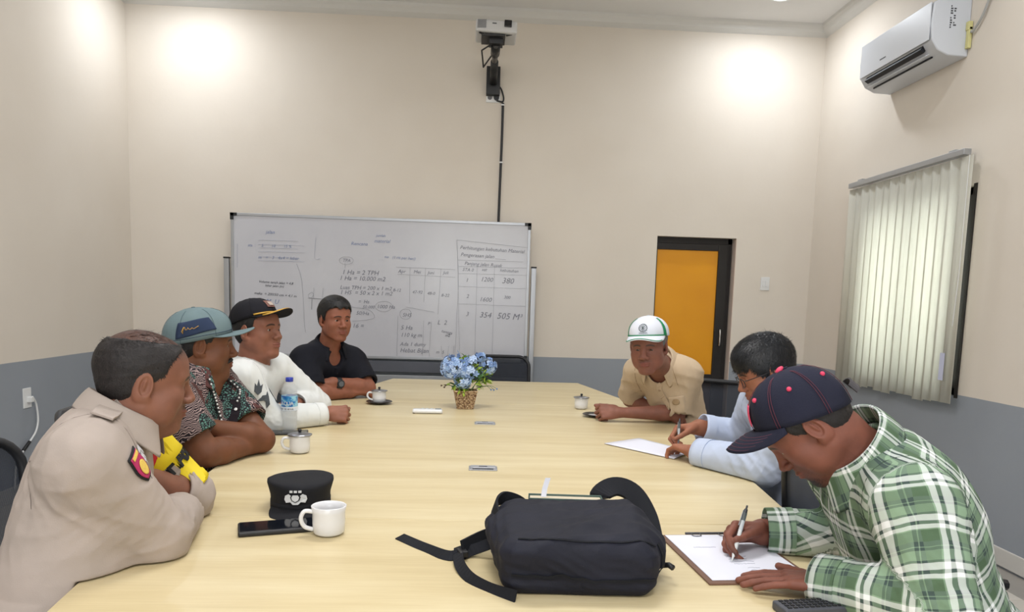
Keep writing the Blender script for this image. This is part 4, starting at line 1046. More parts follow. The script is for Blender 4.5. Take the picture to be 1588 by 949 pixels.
# hair: close shell over the skull with single blades of hair standing in it
def hair_line(style):
    if style == 'short': return ([-.13, -.07, -.03, -.012, .004, .022, .030, .045, .062, .075, .11], [-.050, -.052, -.040, -.01, .006, -.018, .018, .050, .062, .068, .070])
    if style == 'thick': return ([-.13, -.07, -.03, -.012, .004, .022, .032, .045, .062, .075, .11], [-.055, -.055, -.045, -.0, .006, -.030, -.004, .028, .036, .040, .042])
    if style == 'bald':  return ([-.13, -.07, -.03, -.012, .004, .020, .030, .045, .062, .075, .11], [-.045, -.050, -.035, .0, .010, -.012, .014, .055, .078, .12, .14])
def make_hair(root, base, H, M, S, hr):
    th = hr.get('th', .006); st = hair_line(hr.get('line', 'short')); zmax = hr.get('zmax', 1)
    def T(x, y, z): return A3(H)+M @ (np.array([x, y, z])*S)
    lo = H-.16*S; hi = H+.16*S+np.array([0, 0, .02]); v = Vol(lo, hi, .0035)
    v.apply(ell_(T(0, -.016, .037), [(.077+th)*S, (.092+th)*S, (.081+th*1.15)*S], M, 0))
    v.apply(ell_(T(0, .035, .042), [(.062+th*.8)*S, (.052+th*.7)*S, (.052+th)*S], M, .03))
    v.apply(ell_(T(0, -.036, -.012), [(.066+th*.6)*S, (.058+th*.3)*S, .06*S], M, .02))
    if hr.get('top'): v.apply(ell_(T(0, .012, .075), [.066*S, .075*S, .052*S], M, .03))
    g = [a[:, None, None] if i == 0 else (a[None, :, None] if i == 1 else a[None, None, :]) for i, a in enumerate(v.ax)]
    q = [(g[0]-H[0])*M[0, i]+(g[1]-H[1])*M[1, i]+(g[2]-H[2])*M[2, i] for i in range(3)]; q = [c/S for c in q]
    zl = np.interp(q[1], *st)+.004*np.sin(q[0]*160+q[1]*90)+.003*np.sin(q[1]*310+2)
    cut = (zl-q[2])*.8
    if hr.get('crown'):          # bare crown: hair only below a tilted ring
        rr = np.sqrt((q[0]/.062)**2+((q[1]+.012)/.088)**2); cut = np.maximum(cut, ((q[2]-.082)*1.0-(rr-.6)*.05)*.8)
    if 'zmax' in hr: cut = np.maximum(cut, q[2]-hr['zmax']-hr.get('zs', .1)*q[1])
    v.d = np.maximum(v.d, (cut*S).astype(F32)); W, Q = v.mesh()
    nr = vnormals(W, Q); hl = ((W-H) @ M)/S
    W2 = W+nr*((.0006+.02*hr.get('rough', .03))*sinfold(W, 5, 90, M[:, 2]))[:, None]
    o = np_mesh('hair', W2-base, Q, hr['m'], root)
    # blades
    if hr.get('dome'):
        rs = np.random.RandomState(3); k = hr['dome']; a = rs.rand(k)*2*PI; r_ = np.sqrt(rs.rand(k)); xx = np.sin(a)*r_*.066; yy = -.014+np.cos(a)*r_*.084; zz = .037+.0815*np.sqrt(np.maximum(0, 1-(xx/.077)**2-((yy+.014)/.092)**2))
        q0 = np.array([T(x_, y_, z_) for x_, y_, z_ in zip(xx, yy, zz)]); dd = M @ np.array([0, .75, .1]); dd = dd[None, :]+rs.normal(size=(k, 3))*.18; dd /= np.linalg.norm(dd, axis=1)[:, None]; s_ = np.cross(dd, M[:, 2])
        l_ = .014*(.5+rs.rand(k))[:, None]; q1 = q0+dd*l_-M[:, 2]*.0006; i = np.arange(k)
        np_mesh('thin_hair', np.concatenate([q0-s_*.0005, q0+s_*.0005, q1+s_*.0003, q1-s_*.0003])-base, np.stack([i, i+k, i+2*k, i+3*k], 1), hr['m'], o)['kind'] = 'stuff'
    rs = np.random.RandomState(7); n = hr.get('n', 5000); idx = rs.randint(0, len(W), n); P0 = W[idx]; Nn = nr[idx]; h0 = hl[idx]
    keep = (np.abs(h0[:, 2]-np.interp(h0[:, 1], *st)) < 9)&(Nn @ M[:, 2] > -.9); P0, Nn, h0 = P0[keep], Nn[keep], h0[keep]
    flow = hr.get('flow', (0, .6, -.5)); fl = M @ np.array(flow); side = M[:, 0]
    dr = np.tile(fl, (len(P0), 1))-M[:, 2]*np.clip(.9-h0[:, 2:3]/.09, 0, 1)*1.2
    dr = dr-Nn*(dr*Nn).sum(1)[:, None]; dr += rs.normal(size=dr.shape)*hr.get('mess', .16); dr -= Nn*(dr*Nn).sum(1)[:, None]*.85; dr /= np.linalg.norm(dr, axis=1)[:, None]
    ln = hr.get('len', .018)*(.6+.8*rs.rand(len(P0)))[:, None]*S; wd = hr.get('wd', .00055)
    sd = np.cross(dr, Nn); sd /= np.linalg.norm(sd, axis=1)[:, None]+1e-9
    lift = hr.get('lift', .35)
    a = P0-sd*wd-Nn*.001; b_ = P0+sd*wd-Nn*.001; mid = P0+dr*ln*.55+Nn*ln*lift*.6; c = mid+sd*wd*.8; d = mid-sd*wd*.8; tip = P0+dr*ln+Nn*ln*lift*.7
    VV = np.concatenate([a, b_, c, d, tip, tip+sd*.0003]); k = len(P0); i = np.arange(k)
    QQ = np.concatenate([np.stack([i, i+k, i+2*k, i+3*k], 1), np.stack([i+3*k, i+2*k, i+5*k, i+4*k], 1)])
    t = np_mesh('hair_strands', VV-base, QQ, hr['m'], o); t['kind'] = 'stuff'
    return o

def skin_mat(name, col, brow=(30, 22, 20), stub=.0, mous=0., lip=(128, 72, 64), scalp_hair=0., goat_shade=0., age=0.):
    t = NT(name); at = t.n('ShaderNodeAttribute', _attribute_name='hl'); sx = t.n('ShaderNodeSeparateXYZ'); t.put(sx.inputs[0], at.outputs['Vector']); x, y, z = sx.outputs
    ax = t.math('ABSOLUTE', x); co = t.co()
    n1 = t.noise(at.outputs['Vector'], 25, 4); n2 = t.noise(at.outputs['Vector'], 300, 2); nb = t.noise(co, 14, 4)
    c = t.ramp(nb, (.3, tuple(int(v*.92) for v in col)), (.7, tuple(min(255, int(v*1.06)) for v in col)))
    c = t.mix(.22, c, t.ramp(n1, (.35, lin(tuple(int(v*.8) for v in col))), (.65, lin(tuple(min(255, int(v*1.12)) for v in col)))))
    def blob(cx, cy, cz, rx, ry, rz, soft=.35):
        a = t.math('POWER', t.math('DIVIDE', t.math('SUBTRACT', ax, cx), rx), 2.0); b = t.math('POWER', t.math('DIVIDE', t.math('SUBTRACT', z, cz), rz), 2.0)
        d = t.math('SQRT', t.math('ADD', a, b)); m = t.math('SUBTRACT', 1.0, t.math('DIVIDE', t.math('SUBTRACT', d, 1-soft), 2*soft), 0, True)
        m = t.math('MINIMUM', t.math('MAXIMUM', m, 0.0), 1.0)
        f = t.math('GREATER_THAN', y, cy); return t.math('MULTIPLY', m, f)
    lipm = t.math('MAXIMUM', blob(0, .075, -.0595, .024, 1, .0052), blob(0, .075, -.069, .0205, 1, .0062)); c = t.mix(t.math('MULTIPLY', lipm, .75), c, lin(lip))
    # eyebrow: band following z = .024 + bend
    bz = t.math('SUBTRACT', z, t.math('MULTIPLY_ADD', t.math('POWER', t.math('SUBTRACT', ax, .026), 2.0), -14.0, .0225))
    e1 = t.math('SUBTRACT', 1.0, t.math('DIVIDE', t.math('ABSOLUTE', bz), .0050), 0, True); e2 = t.math('SUBTRACT', 1.0, t.math('POWER', t.math('DIVIDE', t.math('SUBTRACT', ax, .030), .0205), 4.0), 0, True)
    em = t.math('MULTIPLY', t.math('MULTIPLY', e1, e2), t.math('MULTIPLY_ADD', n2, 2.2, .6)); em = t.math('MULTIPLY', em, t.math('GREATER_THAN', y, .05)); em = t.math('MINIMUM', em, .9)
    c = t.mix(em, c, lin(brow))
    def hairy(cx, cz, rx, rz, amt, yy=.055):
        nonlocal c
        m = t.math('MULTIPLY', blob(cx, yy, cz, rx, 1, rz, .3), t.math('MULTIPLY_ADD', n2, 1.6, .1)); m = t.math('MULTIPLY', m, t.math('SUBTRACT', 1.0, lipm)); c = t.mix(t.math('MULTIPLY', m, amt, 0, True), c, lin(brow))
    if mous: hairy(0, -.0495, .026, .0078, mous)
    if goat_shade: hairy(0, -.098, .034, .022, goat_shade, .03)  # goatee, with the shade of the lower face put into its tone
    if stub: hairy(0, -.078, .058, .044, stub, -.02)
    if scalp_hair:  # dark tint of thin hair over the scalp
        m = t.math('MULTIPLY', t.math('MULTIPLY', t.math('SUBTRACT', z, .060), 45.0, 0, True), t.math('MULTIPLY_ADD', n2, .9, .35)); c = t.mix(t.math('MULTIPLY', m, scalp_hair, 0, True), c, lin((44, 34, 32)))
    t.base(c, .56, 0, .35); t.b.inputs['Subsurface Weight'].default_value = .12; t.b.inputs['Subsurface Radius'].default_value = (1, .35, .2); t.b.inputs['Subsurface Scale'].default_value = .006
    t.bump(t.noise(co, 260, 3), .16, .0012); return t.m
EYEW = mat('eye_white', (150, 138, 130), .3, var=.02); EYEB = mat('eye_iris', (26, 16, 12), .12, var=.02)
TROU = mat('dark_trousers', (44, 46, 54), .85, var=.12, bump=.2, bscale=300); SHOE = mat('black_shoe', (24, 22, 22), .4)
def hair_mat(name, col, r=.5):
    t = NT(name); co = t.co(); n1 = t.noise(co, 90, 4, .7)
    t.base(t.ramp(n1, (.3, tuple(int(v*.7) for v in col)), (.7, tuple(int(v*1.25) for v in col))), r, 0, .5); t.bump(t.noise(co, 300, 3), .45, .002); return t.m
HB = hair_mat('black_hair', (14, 13, 15), .55)

# ---------------------------------------------------------------- cloth patterns, collars, caps
def cloth(name, col, rough=.85, var=.06, bump=.25, sheen=0.):
    t = NT(name); co = t.co(); n1 = t.noise(co, 9, 3); n2 = t.noise(co, 420, 2)
    c = t.ramp(n1, (.3, tuple(int(v*(1-var)) for v in col)), (.7, tuple(min(255, int(v*(1+var))) for v in col)))
    t.base(c, rough, 0, .25); t.bump(n2, bump, .0012); t.b.inputs['Sheen Weight'].default_value = sheen; return t.m
def plaid_mat():
    t = NT('green_plaid_cotton'); at = t.n('ShaderNodeAttribute', _attribute_name='pat'); lb = t.n('ShaderNodeAttribute', _attribute_name='limb')
    sx = t.n('ShaderNodeSeparateXYZ'); t.put(sx.inputs[0], at.outputs['Vector']); x, y, z = sx.outputs
    lim = t.math('GREATER_THAN', lb.outputs['Fac'], .5)
    th = t.math('ARCTAN2', x, t.math('MULTIPLY', y, -1.0)); r = t.math('MULTIPLY_ADD', lim, -.095, .145); u = t.math('MULTIPLY', th, r)
    nz = t.noise(at.outputs['Vector'], 9, 2); z = t.math('MULTIPLY_ADD', t.math('SUBTRACT', nz, .5), .02, z); u = t.math('MULTIPLY_ADD', t.math('SUBTRACT', nz, .5), .02, u)
    def bands(v, per, spec):
        m = t.math('FRACT', t.math('DIVIDE', v, per)); out = None
        for c0, hw in spec:
            d = t.math('ABSOLUTE', t.math('SUBTRACT', m, c0)); s = t.math('LESS_THAN', d, hw); out = s if out is None else t.math('MAXIMUM', out, s)
        return out
    PER = .080
    wh = [(.50, .070), (.69, .045)]; dk = [(.60, .045), (.41, .03), (.05, .05), (.15, .03)]; gr = [(.0, 2)]
    W = t.math('ADD', bands(u, PER, wh), bands(z, PER, wh)); K = t.math('ADD', bands(u, PER, dk), bands(z, PER, dk))
    g2 = t.math('ADD', bands(u, PER, [(.92, .16)]), bands(z, PER, [(.92, .16)]))
    c = t.mix(t.math('MULTIPLY', g2, .38, 0, True), lin((138, 164, 138)), lin((50, 74, 46)))
    c = t.mix(t.math('MULTIPLY', K, .42, 0, True), c, lin((38, 50, 60))); c = t.mix(t.math('MULTIPLY', W, .46, 0, True), c, lin((236, 238, 240)))
    t.base(c, .85, 0, .2); t.bump(t.noise(t.co(), 500, 2), .25, .001); return t.m
def batik_mat():
    t = NT('batik_print_cotton'); at = t.n('ShaderNodeAttribute', _attribute_name='pat'); v = at.outputs['Vector']
    big = t.noise(v, 7, 1); nz = t.noise(v, 30, 2)
    warp = t.n('ShaderNodeVectorMath', _operation='ADD'); t.put(warp.inputs[0], v)
    nv = t.n('ShaderNodeTexNoise'); t.put(nv.inputs['Vector'], v); nv.inputs['Scale'].default_value = 16; sc_ = t.n('ShaderNodeVectorMath', _operation='SCALE'); t.put(sc_.inputs[0], nv.outputs['Color']); sc_.inputs[3].default_value = .03; t.put(warp.inputs[1], sc_.outputs[0])
    vo = t.n('ShaderNodeTexVoronoi', _feature='DISTANCE_TO_EDGE'); t.put(vo.inputs['Vector'], warp.outputs[0]); vo.inputs['Scale'].default_value = 115
    wa = t.n('ShaderNodeTexWave', _wave_type='RINGS'); t.put(wa.inputs[0], warp.outputs[0]); wa.inputs['Scale'].default_value = 56; wa.inputs['Distortion'].default_value = 9; wa.inputs['Detail'].default_value = 1
    v2 = t.n('ShaderNodeTexVoronoi', _feature='F1'); t.put(v2.inputs['Vector'], warp.outputs[0]); v2.inputs['Scale'].default_value = 11
    line = t.math('GREATER_THAN', wa.outputs[0], .62); cell = t.math('GREATER_THAN', vo.outputs['Distance'], .16)
    dark = lin((34, 28, 34)); pink = lin((158, 138, 136)); teal = lin((92, 132, 124)); maroon = lin((84, 54, 52))
    sel = t.math('GREATER_THAN', t.noise(v, 9, 1), .53)
    c1 = t.mix(line, dark, pink); c2 = t.mix(cell, dark, teal); c = t.mix(sel, c1, c2)
    c = t.mix(t.math('MULTIPLY', t.math('GREATER_THAN', big, .56), t.math('GREATER_THAN', nz, .5)), c, maroon)
    t.base(c, .85, 0, .2); return t.m
M_POLICE = cloth('police_khaki_grey', (172, 160, 152), .8, .03); M_WHITE = cloth('white_knit', (216, 219, 218), .9, .015); M_BLACK = cloth('black_cotton', (20, 22, 30), .85, .1)
M_TAN = cloth('tan_cotton', (194, 174, 148), .85, .04); M_BLUE = cloth('pale_blue_cotton', (186, 198, 222), .8, .03); M_PLAID = plaid_mat(); M_BATIK = batik_mat()
GOLD = mat('gold_braid', (196, 152, 58), .45, .25, var=.15, scale=200); PINK = mat('pink_thread', (222, 66, 104), .6); 

def orient(ob, ctx): return ob
def collar(ctx, m, r=.066, gap=26, stand=.030, flap=.050, point=.03, rise=.034, tilt=.5, name='collar'):
    N, nt = ctx['N'], ctx['nt']; a = U(ctx['up']*(1-tilt)+U(nt-N)*tilt); f = U(ctx['fw']-a*(ctx['fw'] @ a)); x = np.cross(f, a)
    O = N+a*(.006+rise)-ctx['base']; n = 40; rings = []
    for i in range(n+1):
        ph = math.radians(gap+(360-2*gap)*i/n); fr = .5+.5*math.cos(ph); k = abs(i/n-.5)*2
        d = f*math.cos(ph)+x*math.sin(ph)
        R0 = r*(1+.10*fr)
        pt = point*max(0, (k-.72)/.28)
        rings.append([Vector(O+d*(R0-.002)+a*(-.012-.03*fr)), Vector(O+d*R0+a*(stand-.028*fr)), Vector(O+d*(R0+.006)+a*(stand+.004-.028*fr)), Vector(O+d*(R0+.016)+a*(stand*.45-.030*fr)), Vector(O+d*(R0+.024+.012*fr+pt*.4)+a*(stand-flap*.95-.034*fr-pt)+f*pt*.3)])
    o = MB().rings(rings, close=False, caps=False).build(name, m, ctx['root'], smooth=True)
    s = o.modifiers.new('thickness', 'SOLIDIFY'); s.thickness = .0028; sb = o.modifiers.new('sub', 'SUBSURF'); sb.levels = sb.render_levels = 1
    me = o.data; at = me.attributes.new('pat', 'FLOAT_VECTOR', 'POINT'); at.data.foreach_set('vector', np.array([[.12*math.cos(i*.15), -.12*math.sin(i*.15), j*.02+.25] for i in range(n+1) for j in range(5)], F32).ravel())
    return o
def surf_strip(ctx, pts, width, m, name, thick=.003, off=.004, label=None, parent=None):
    """a band of cloth laid on the shirt: world points snapped to its surface"""
    so = ctx['shirt']; b = Vector(ctx['base']); out = []; ws = []
    for p in spline(pts, 4):
        ok, loc, nr, _ = so.closest_point_on_mesh(Vector(p)-b); out.append(loc+nr*off); ws.append(nr)
    wv = []
    for i in range(len(out)):
        d = (out[min(i+1, len(out)-1)]-out[max(i-1, 0)]).normalized(); wv.append(d.cross(ws[i]).normalized()*width)
    o = MB().ribbon(out, wv, thick).build(name, m, parent or ctx['root'], smooth=False)
    if label: o['label'] = label
    return o
def surf_patch(ctx, c, upv, w, h, m, name, shape='box', thick=.002, off=.003, parent=None, label=None, n=10, bend=True):
    so = ctx['shirt']; b = Vector(ctx['base']); ok, loc, nr, _ = so.closest_point_on_mesh(Vector(c)-b)
    upv = Vector(upv); y = (upv-nr*upv.dot(nr)).normalized(); x = y.cross(nr); mb = MB(); g = []; fs = []
    for j in range(n+1):
        for i in range(n+1):
            u, v = -1+2*i/n, -1+2*j/n
            if shape == 'oval': k = max(abs(u), abs(v)); l = math.hypot(u, v) or 1; u, v = u*k/l, v*k/l
            if shape == 'shield': u *= (1-.5*max(0, -v)**1.6)*(1-.12*max(0, v))
            q = loc+x*u*w/2+y*v*h/2; ok, l2, n2, _ = so.closest_point_on_mesh(q); g.append(l2+n2*off if (l2-q).length < .02 else q+nr*off)
    for j in range(n):
        for i in range(n): a = j*(n+1)+i; fs.append((a, a+1, a+n+2, a+n+1))
    mb.add(g, fs); o = mb.build(name, m, parent or ctx['root'], smooth=True); s = o.modifiers.new('t', 'SOLIDIFY'); s.thickness = thick; s.offset = 0
    if label: o['label'] = label
    return o, loc+nr*off, x, y, nr
def mark(o, x, y, nr, pts, r, m, name, ctx, parent=None, off=.002):
    P = [o+x*a+y*b+nr*off for a, b in pts]; return MB().tube(P, r, 5).build(name, m, parent or ctx['root'])

def cap(ctx, m, mb_=None, sy=1., name='cap', tilt=0., zc=.046, htop=.098, brim=.072, curve=.020, soft=0., back=.0, sx=1., drop=.010, broll=0., dy=0.):
    """crown, brim and trims in head coordinates; returns functions to place marks on the crown"""
    H, M, S, base = ctx['H'], ctx['M'], ctx['S'], ctx['base']
    Rt = np.array(Matrix.Rotation(math.radians(tilt), 3, 'X'))
    def W(p): p = Rt @ np.array(p); return Vector(A3(H)+M @ (p*S)-base)
    def crown(th, t, off=0.):
        c, s = math.cos(th), math.sin(th)                       # th=0 forward
        k = (1-t**2.3)**(1/2.1) if t < 1 else 0.
        rx, ry = (.0895+off)*sx, .1045*sy+off+.006*soft
        x = s*rx*k; y = dy-.012+c*ry*k+(.014*soft*t*k*max(0, c))
        z = zc+.010*c*(1-t)+(htop+off)*(t**.92 if t < 1 else 1.)+.006*soft*math.sin(5*th+1)*t*(1-t)-back*max(0, -c)*(1-t)*.02
        return (x, y, z)
    n = 56; rr = []
    for j in range(17):
        t = min(1, math.sin(PI/2*j/16)); t = t if j < 16 else .9999
        rr.append([W(crown(2*PI*i/n, t, .0006*math.cos(6*2*PI*i/n)*(-1))) for i in range(n)])
    inner = [[W(np.array(crown(2*PI*i/n, t, -.003))) for i in range(n)] for t in (.5, 0.)]
    o = MB().rings(inner+rr, True, True).build(name, m, ctx['root'], smooth=True)
    # brim
    g = []; nb = 28; ns = 8; ang = math.radians(66)
    for q in range(ns+1):
        s = q/ns; row = []
        for i in range(nb+1):
            th = -ang+2*ang*i/nb; b0 = np.array(crown(th, .02, .0005)); k = (1-(abs(th)/ang)**2.4)**.62
            e = brim*k*s; xx = b0[0]*(1+.10*s*k)
            row.append(W((xx, b0[1]+e, b0[2]-.002-curve*(xx/.08)**2*(s*k)**.75-drop*s*s+broll*s*k)))
        g.append(row)
    bo = MB().rings(g, close=False, caps=False).build('brim', mb_ or m, o, smooth=True); sd = bo.modifiers.new('t', 'SOLIDIFY'); sd.thickness = .0035; sd.offset = 0
    MB().sphere(W((0, -.012, zc+htop+.001)), .0065*S, 8, (1, 1, .3), Matrix([list(r) for r in M @ Rt])).build('button', mb_ or m, o, smooth=True)
    def path(pts, r, mm, nm, off=.0015): return MB().tube([W(crown(a, t, off)) for a, t in pts], r*S, 5).build(nm, mm, o, smooth=True)
    def patch(pts4, mm, nm, off=.0016, n_=8):
        (a0, t0), (a1, t1), (a2, t2), (a3, t3) = pts4; g = []
        for j in range(n_+1):
            v = j/n_; g.append([W(crown((a0*(1-u)+a1*u)*(1-v)+(a3*(1-u)+a2*u)*v, (t0*(1-u)+t1*u)*(1-v)+(t3*(1-u)+t2*u)*v, off)) for u in [i/n_ for i in range(n_+1)]])
        p = MB().rings(g, close=False, caps=False).build(nm, mm, o, smooth=True); s_ = p.modifiers.new('t', 'SOLIDIFY'); s_.thickness = .0012; return p
    for k in range(3):                                             # panel seams
        pass
    return o, bo, path, patch, W, crown

# ---------------------------------------------------------------- the seven men
def jw(px, py, Y): return A3(atY(px, py, Y))
FIST = (70, 85, 50); REST = (22, 28, 18)
random.seed(11)
# 1 : police officer, near left
sk1 = skin_mat('skin_officer', (132, 88, 70), stub=.25, mous=.4, scalp_hair=.95)
p1 = person(dict(label='policeman in khaki grey uniform with thinning hair, arms crossed on the table', seed=1, skin=sk1, fine=.0027,
    J=dict(head=jw(224, 592, 1.66), neck=jw(180, 668, 1.63), rs=(-.765, 1.46, .975), ls=(-.865, 1.80, .975), re=(-.675, 1.575, .795), le=(-.728, 1.865, .80), rw=(-.70, 1.77, .785), lw=(-.785, 1.68, .895), pel=(-.885, 1.50, .56)),
    head=(31, -8, 0), bulk=1.02, belly=1.15, hunch=.0, hs=.96, arm=1.2, neckr=1.1, face=dict(fat=1.14, nose=1.12), gaze_dn=.1,
    hands=dict(r=dict(d=(-.85, .5, .0), n=(0, 0, -1), curl=REST), l=dict(d=(-.75, -.6, .1), n=(-.2, -.1, -.9), curl=REST)),
    hair=dict(line='bald', crown=True, th=.0032, m=hair_mat('thin_dark_hair', (26, 20, 20), .6), n=12000, len=.006, lift=.04, dome=900),
    shirt=dict(m=M_POLICE, sleeve=dict(r=2.0, l=1.22), g=.010, fold=.0045, neck=.070)))
collar(p1, M_POLICE, r=.075, gap=30, stand=.032, flap=.052, point=.02, tilt=.45)
# 2 : batik shirt and grey cap
sk2 = skin_mat('skin_brown', (112, 70, 48), mous=1.4, stub=.15)
p2 = person(dict(label='heavy man in patterned batik shirt and grey-green cap with arms folded', seed=2, skin=sk2, fine=.003,
    J=dict(head=jw(314, 534, 2.62), neck=jw(302, 588, 2.60), rs=(-1.0, 2.40, .995), ls=(-.975, 2.75, .995), re=(-.865, 2.40, .795), le=(-.755, 2.63, .80), rw=(-.785, 2.585, .785), lw=(-.89, 2.49, .865), pel=(-1.02, 2.55, .56)),
    head=(22, -2, 0), bulk=1.12, belly=1.25, arm=1.14, neckr=1.12, hs=1.03, face=dict(fat=1.15, nose=1.05, lips=1.3), 
    hands=dict(r=dict(d=(-.1, 1, 0), n=(0, 0, -1), curl=REST), l=dict(d=(-.8, -.4, 0), n=(0, 0, -1), curl=REST)),
    hair=dict(line='short', th=.004, m=HB, n=4000, len=.006, lift=.03, zmax=.050), shirt=dict(m=M_BATIK, sleeve=.74, g=.012, fold=.005, neck=.068, vneck=.5)))
collar(p2, M_BATIK, r=.072, gap=34, stand=.026, flap=.050, point=.03)
# 3 : white sweater and black cap
sk3 = skin_mat('skin_tan', (142, 94, 76))
p3 = person(dict(label='man in white long-sleeved sweater and black cap, fist resting on the table', seed=3, skin=sk3, fine=.0032,
    J=dict(head=jw(400, 513, 3.18), neck=jw(392, 574, 3.2), rs=(-.955, 3.03, .965), ls=(-.90, 3.38, .975), re=(-.855, 3.09, .795), le=(-.745, 3.50, .80), rw=(-.655, 3.25, .797), lw=(-.80, 3.30, .83), pel=(-1.06, 3.22, .56)),
    head=(-20, 5, 2), bulk=1.04, belly=1.05, arm=1.12, neckr=1.05, face=dict(fat=1.08, nose=1.05, eye=.0036), gaze=.25,
    hands=dict(r=dict(d=(.95, .25, 0), n=(-.2, .85, -.5), curl=FIST, thumb=(.8, .3, .5, 40)), l=dict(d=(-.4, -.9, 0), n=(0, 0, -1), curl=REST)),
    hair=dict(line='short', th=.006, m=HB, n=4500, len=.007, lift=.03, zmax=.056), shirt=dict(m=M_WHITE, sleeve=1.95, g=.010, fold=.005, neck=.064)))
# 4 : man in black polo
sk4 = skin_mat('skin_warm', (140, 88, 68))
p4 = person(dict(label='man in black polo shirt with a black watch, arms folded before the whiteboard', seed=4, skin=sk4, fine=.0036,
    J=dict(head=jw(519, 495, 4.1), neck=jw(510, 540, 4.16), rs=jw(471, 558, 4.05), ls=jw(548, 560, 4.28), re=(-.865, 3.97, .795), le=(-.605, 4.17, .805), rw=(-.69, 4.09, .785), lw=(-.775, 4.03, .845), pel=(-.93, 4.35, .56)),
    head=(-50, -3, 0), bulk=1.02, arm=1.12, face=dict(fat=1.0, nose=1.1, eye=.0036), gaze=.15,
    hands=dict(r=dict(d=(.7, .6, 0), n=(0, 0, -1), curl=REST), l=dict(d=(-.9, -.1, .05), n=(0, 0, -1), curl=REST)),
    hair=dict(line='short', th=.008, top=True, m=HB, n=6000, len=.008, lift=.05), shirt=dict(m=M_BLACK, sleeve=.86, g=.012, fold=.004, neck=.060, vneck=.45)))
collar(p4, M_BLACK, r=.065, gap=30, stand=.026, flap=.05, point=.02)
# 5 : old man in tan shirt and white cap
sk5 = skin_mat('skin_weathered', (132, 86, 72), brow=(70, 60, 56), mous=.35, age=1)
p5 = person(dict(label='old man in tan short-sleeved shirt and white cap, fist on the table', seed=5, skin=sk5, fine=.0033,
    J=dict(head=jw(1006, 537, 3.28), neck=(.885, 3.50, 1.04), rs=(.80, 3.63, .985), ls=(1.02, 3.46, 1.0), re=(.80, 3.74, .83), le=(.985, 3.50, .80), rw=(.90, 3.60, .80), lw=(.70, 3.50, .797), pel=(1.16, 3.73, .56)),
    head=(-117, -9, -4), bulk=.84, arm=.93, hs=1.0, hunch=.0, face=dict(fat=1.0, nose=1.15, eye=.0024), gaze_dn=.2,
    hands=dict(r=dict(d=(.7, -.6, 0), n=(0, 0, -1), curl=REST), l=dict(d=(-1, .0, .02), n=(.0, .85, -.5), curl=FIST, thumb=(.8, .35, .4, 35))),
    hair=dict(line='short', th=.005, m=hair_mat('grey_hair', (104, 102, 102), .6), n=4000, len=.006, lift=.03, zmax=.054), shirt=dict(m=M_TAN, sleeve=.92, g=.013, fold=.006, neck=.064, vneck=.7)))
collar(p5, M_TAN, r=.066, gap=32, stand=.024, flap=.052, point=.035)
# 6 : man with glasses, pale blue shirt
sk6 = skin_mat('skin_light_tan', (156, 102, 78))
p6 = person(dict(label='man with glasses and thick black hair in pale blue shirt, looking down', seed=6, skin=sk6, fine=.003,
    J=dict(head=jw(1187, 574, 2.55), neck=(1.07, 2.50, 1.0), rs=(1.06, 2.67, .965), ls=(1.06, 2.33, .965), re=(1.06, 2.82, .81), le=(.965, 2.37, .797), rw=(.875, 2.80, .85), lw=(.805, 2.60, .79), pel=(1.20, 2.5, .56)),
    head=(174, -26, 0), bulk=1.04, arm=1.15, hunch=.015, neckr=1.02, face=dict(fat=1.06, nose=1.05, eye=.0022), gaze_dn=.5,
    hands=dict(l=dict(d=(-.42, .85, .06), n=(-.3, .3, -.85), curl=(35, 50, 30), thumb=(.7, .6, .2, 25)), r=dict(d=(-.95, .05, -.15), n=(-.1, -.45, -.8), curl=(50, 65, 35), thumb=(.8, .3, .5, 30))),
    hair=dict(line='thick', th=.011, top=True, m=hair_mat('thick_black_hair', (15, 18, 24), .42), n=14000, len=.020, lift=.03, flow=(0, .6, -.5), rough=.14, mess=.22, wd=.0007), shirt=dict(m=M_BLUE, sleeve=1.93, g=.012, fold=.006, neck=.066)))
collar(p6, M_BLUE, r=.068, gap=24, stand=.026, flap=.05, point=.02)
# 7 : man in plaid writing
_h7 = dict(d=(-.96, -.22, .05), n=(.05, -.72, -.62), curl=[(42, 42, 18), (52, 58, 25), (62, 66, 30), (66, 70, 34)], thumb=(.85, .20, .42, 16), scale=1.0)
hand_prims((0, 0, 0), _h7['d'], _h7['n'], True, _h7); _m7 = (_h7['tips'][0]+_h7['thumb_tip'])/2
PEN7 = np.array(atZ(1141, 848, .785)); RW7 = tuple(PEN7-_m7); _h7.pop('tips')
sk7 = skin_mat('skin_ruddy', (126, 78, 64), goat_shade=1.3, stub=.35)
p7 = person(dict(label='man in green checked shirt and navy cap bending over the clipboard to write', seed=7, skin=sk7, fine=.0027,
    J=dict(head=jw(1252, 659, 1.49), neck=(.815, 1.485, 1.012), rs=(.865, 1.66, .955), ls=(.832, 1.315, .955), re=(.94, 1.62, .80), le=(.83, 1.22, .80), rw=RW7, lw=(.712, 1.37, .783), pel=(1.10, 1.50, .56)),
    head=(160, -51, 0), bulk=1.10, belly=1.0, hunch=.02, hs=.95, arm=1.12, neckr=1.12, face=dict(fat=1.06, nose=.86, eye=.0018), gaze_dn=.5,
    hands=dict(r=_h7, l=dict(d=(-.93, .36, -.03), n=(0, 0, -1), scale=.95, curl=(6, 8, 6), spread=.10, thumb=(.8, .6, -.05, 5))),
    hair=dict(line='short', th=.005, m=hair_mat('cropped_hair', (26, 22, 23), .6), n=9000, len=.004, lift=.03, zmax=.036, zs=.25), shirt=dict(m=M_PLAID, sleeve=dict(r=1.96, l=2.14), g=.013, fold=.0055, neck=.071)))
collar(p7, M_PLAID, r=.078, gap=20, stand=.040, flap=.064, point=.02, tilt=.6)

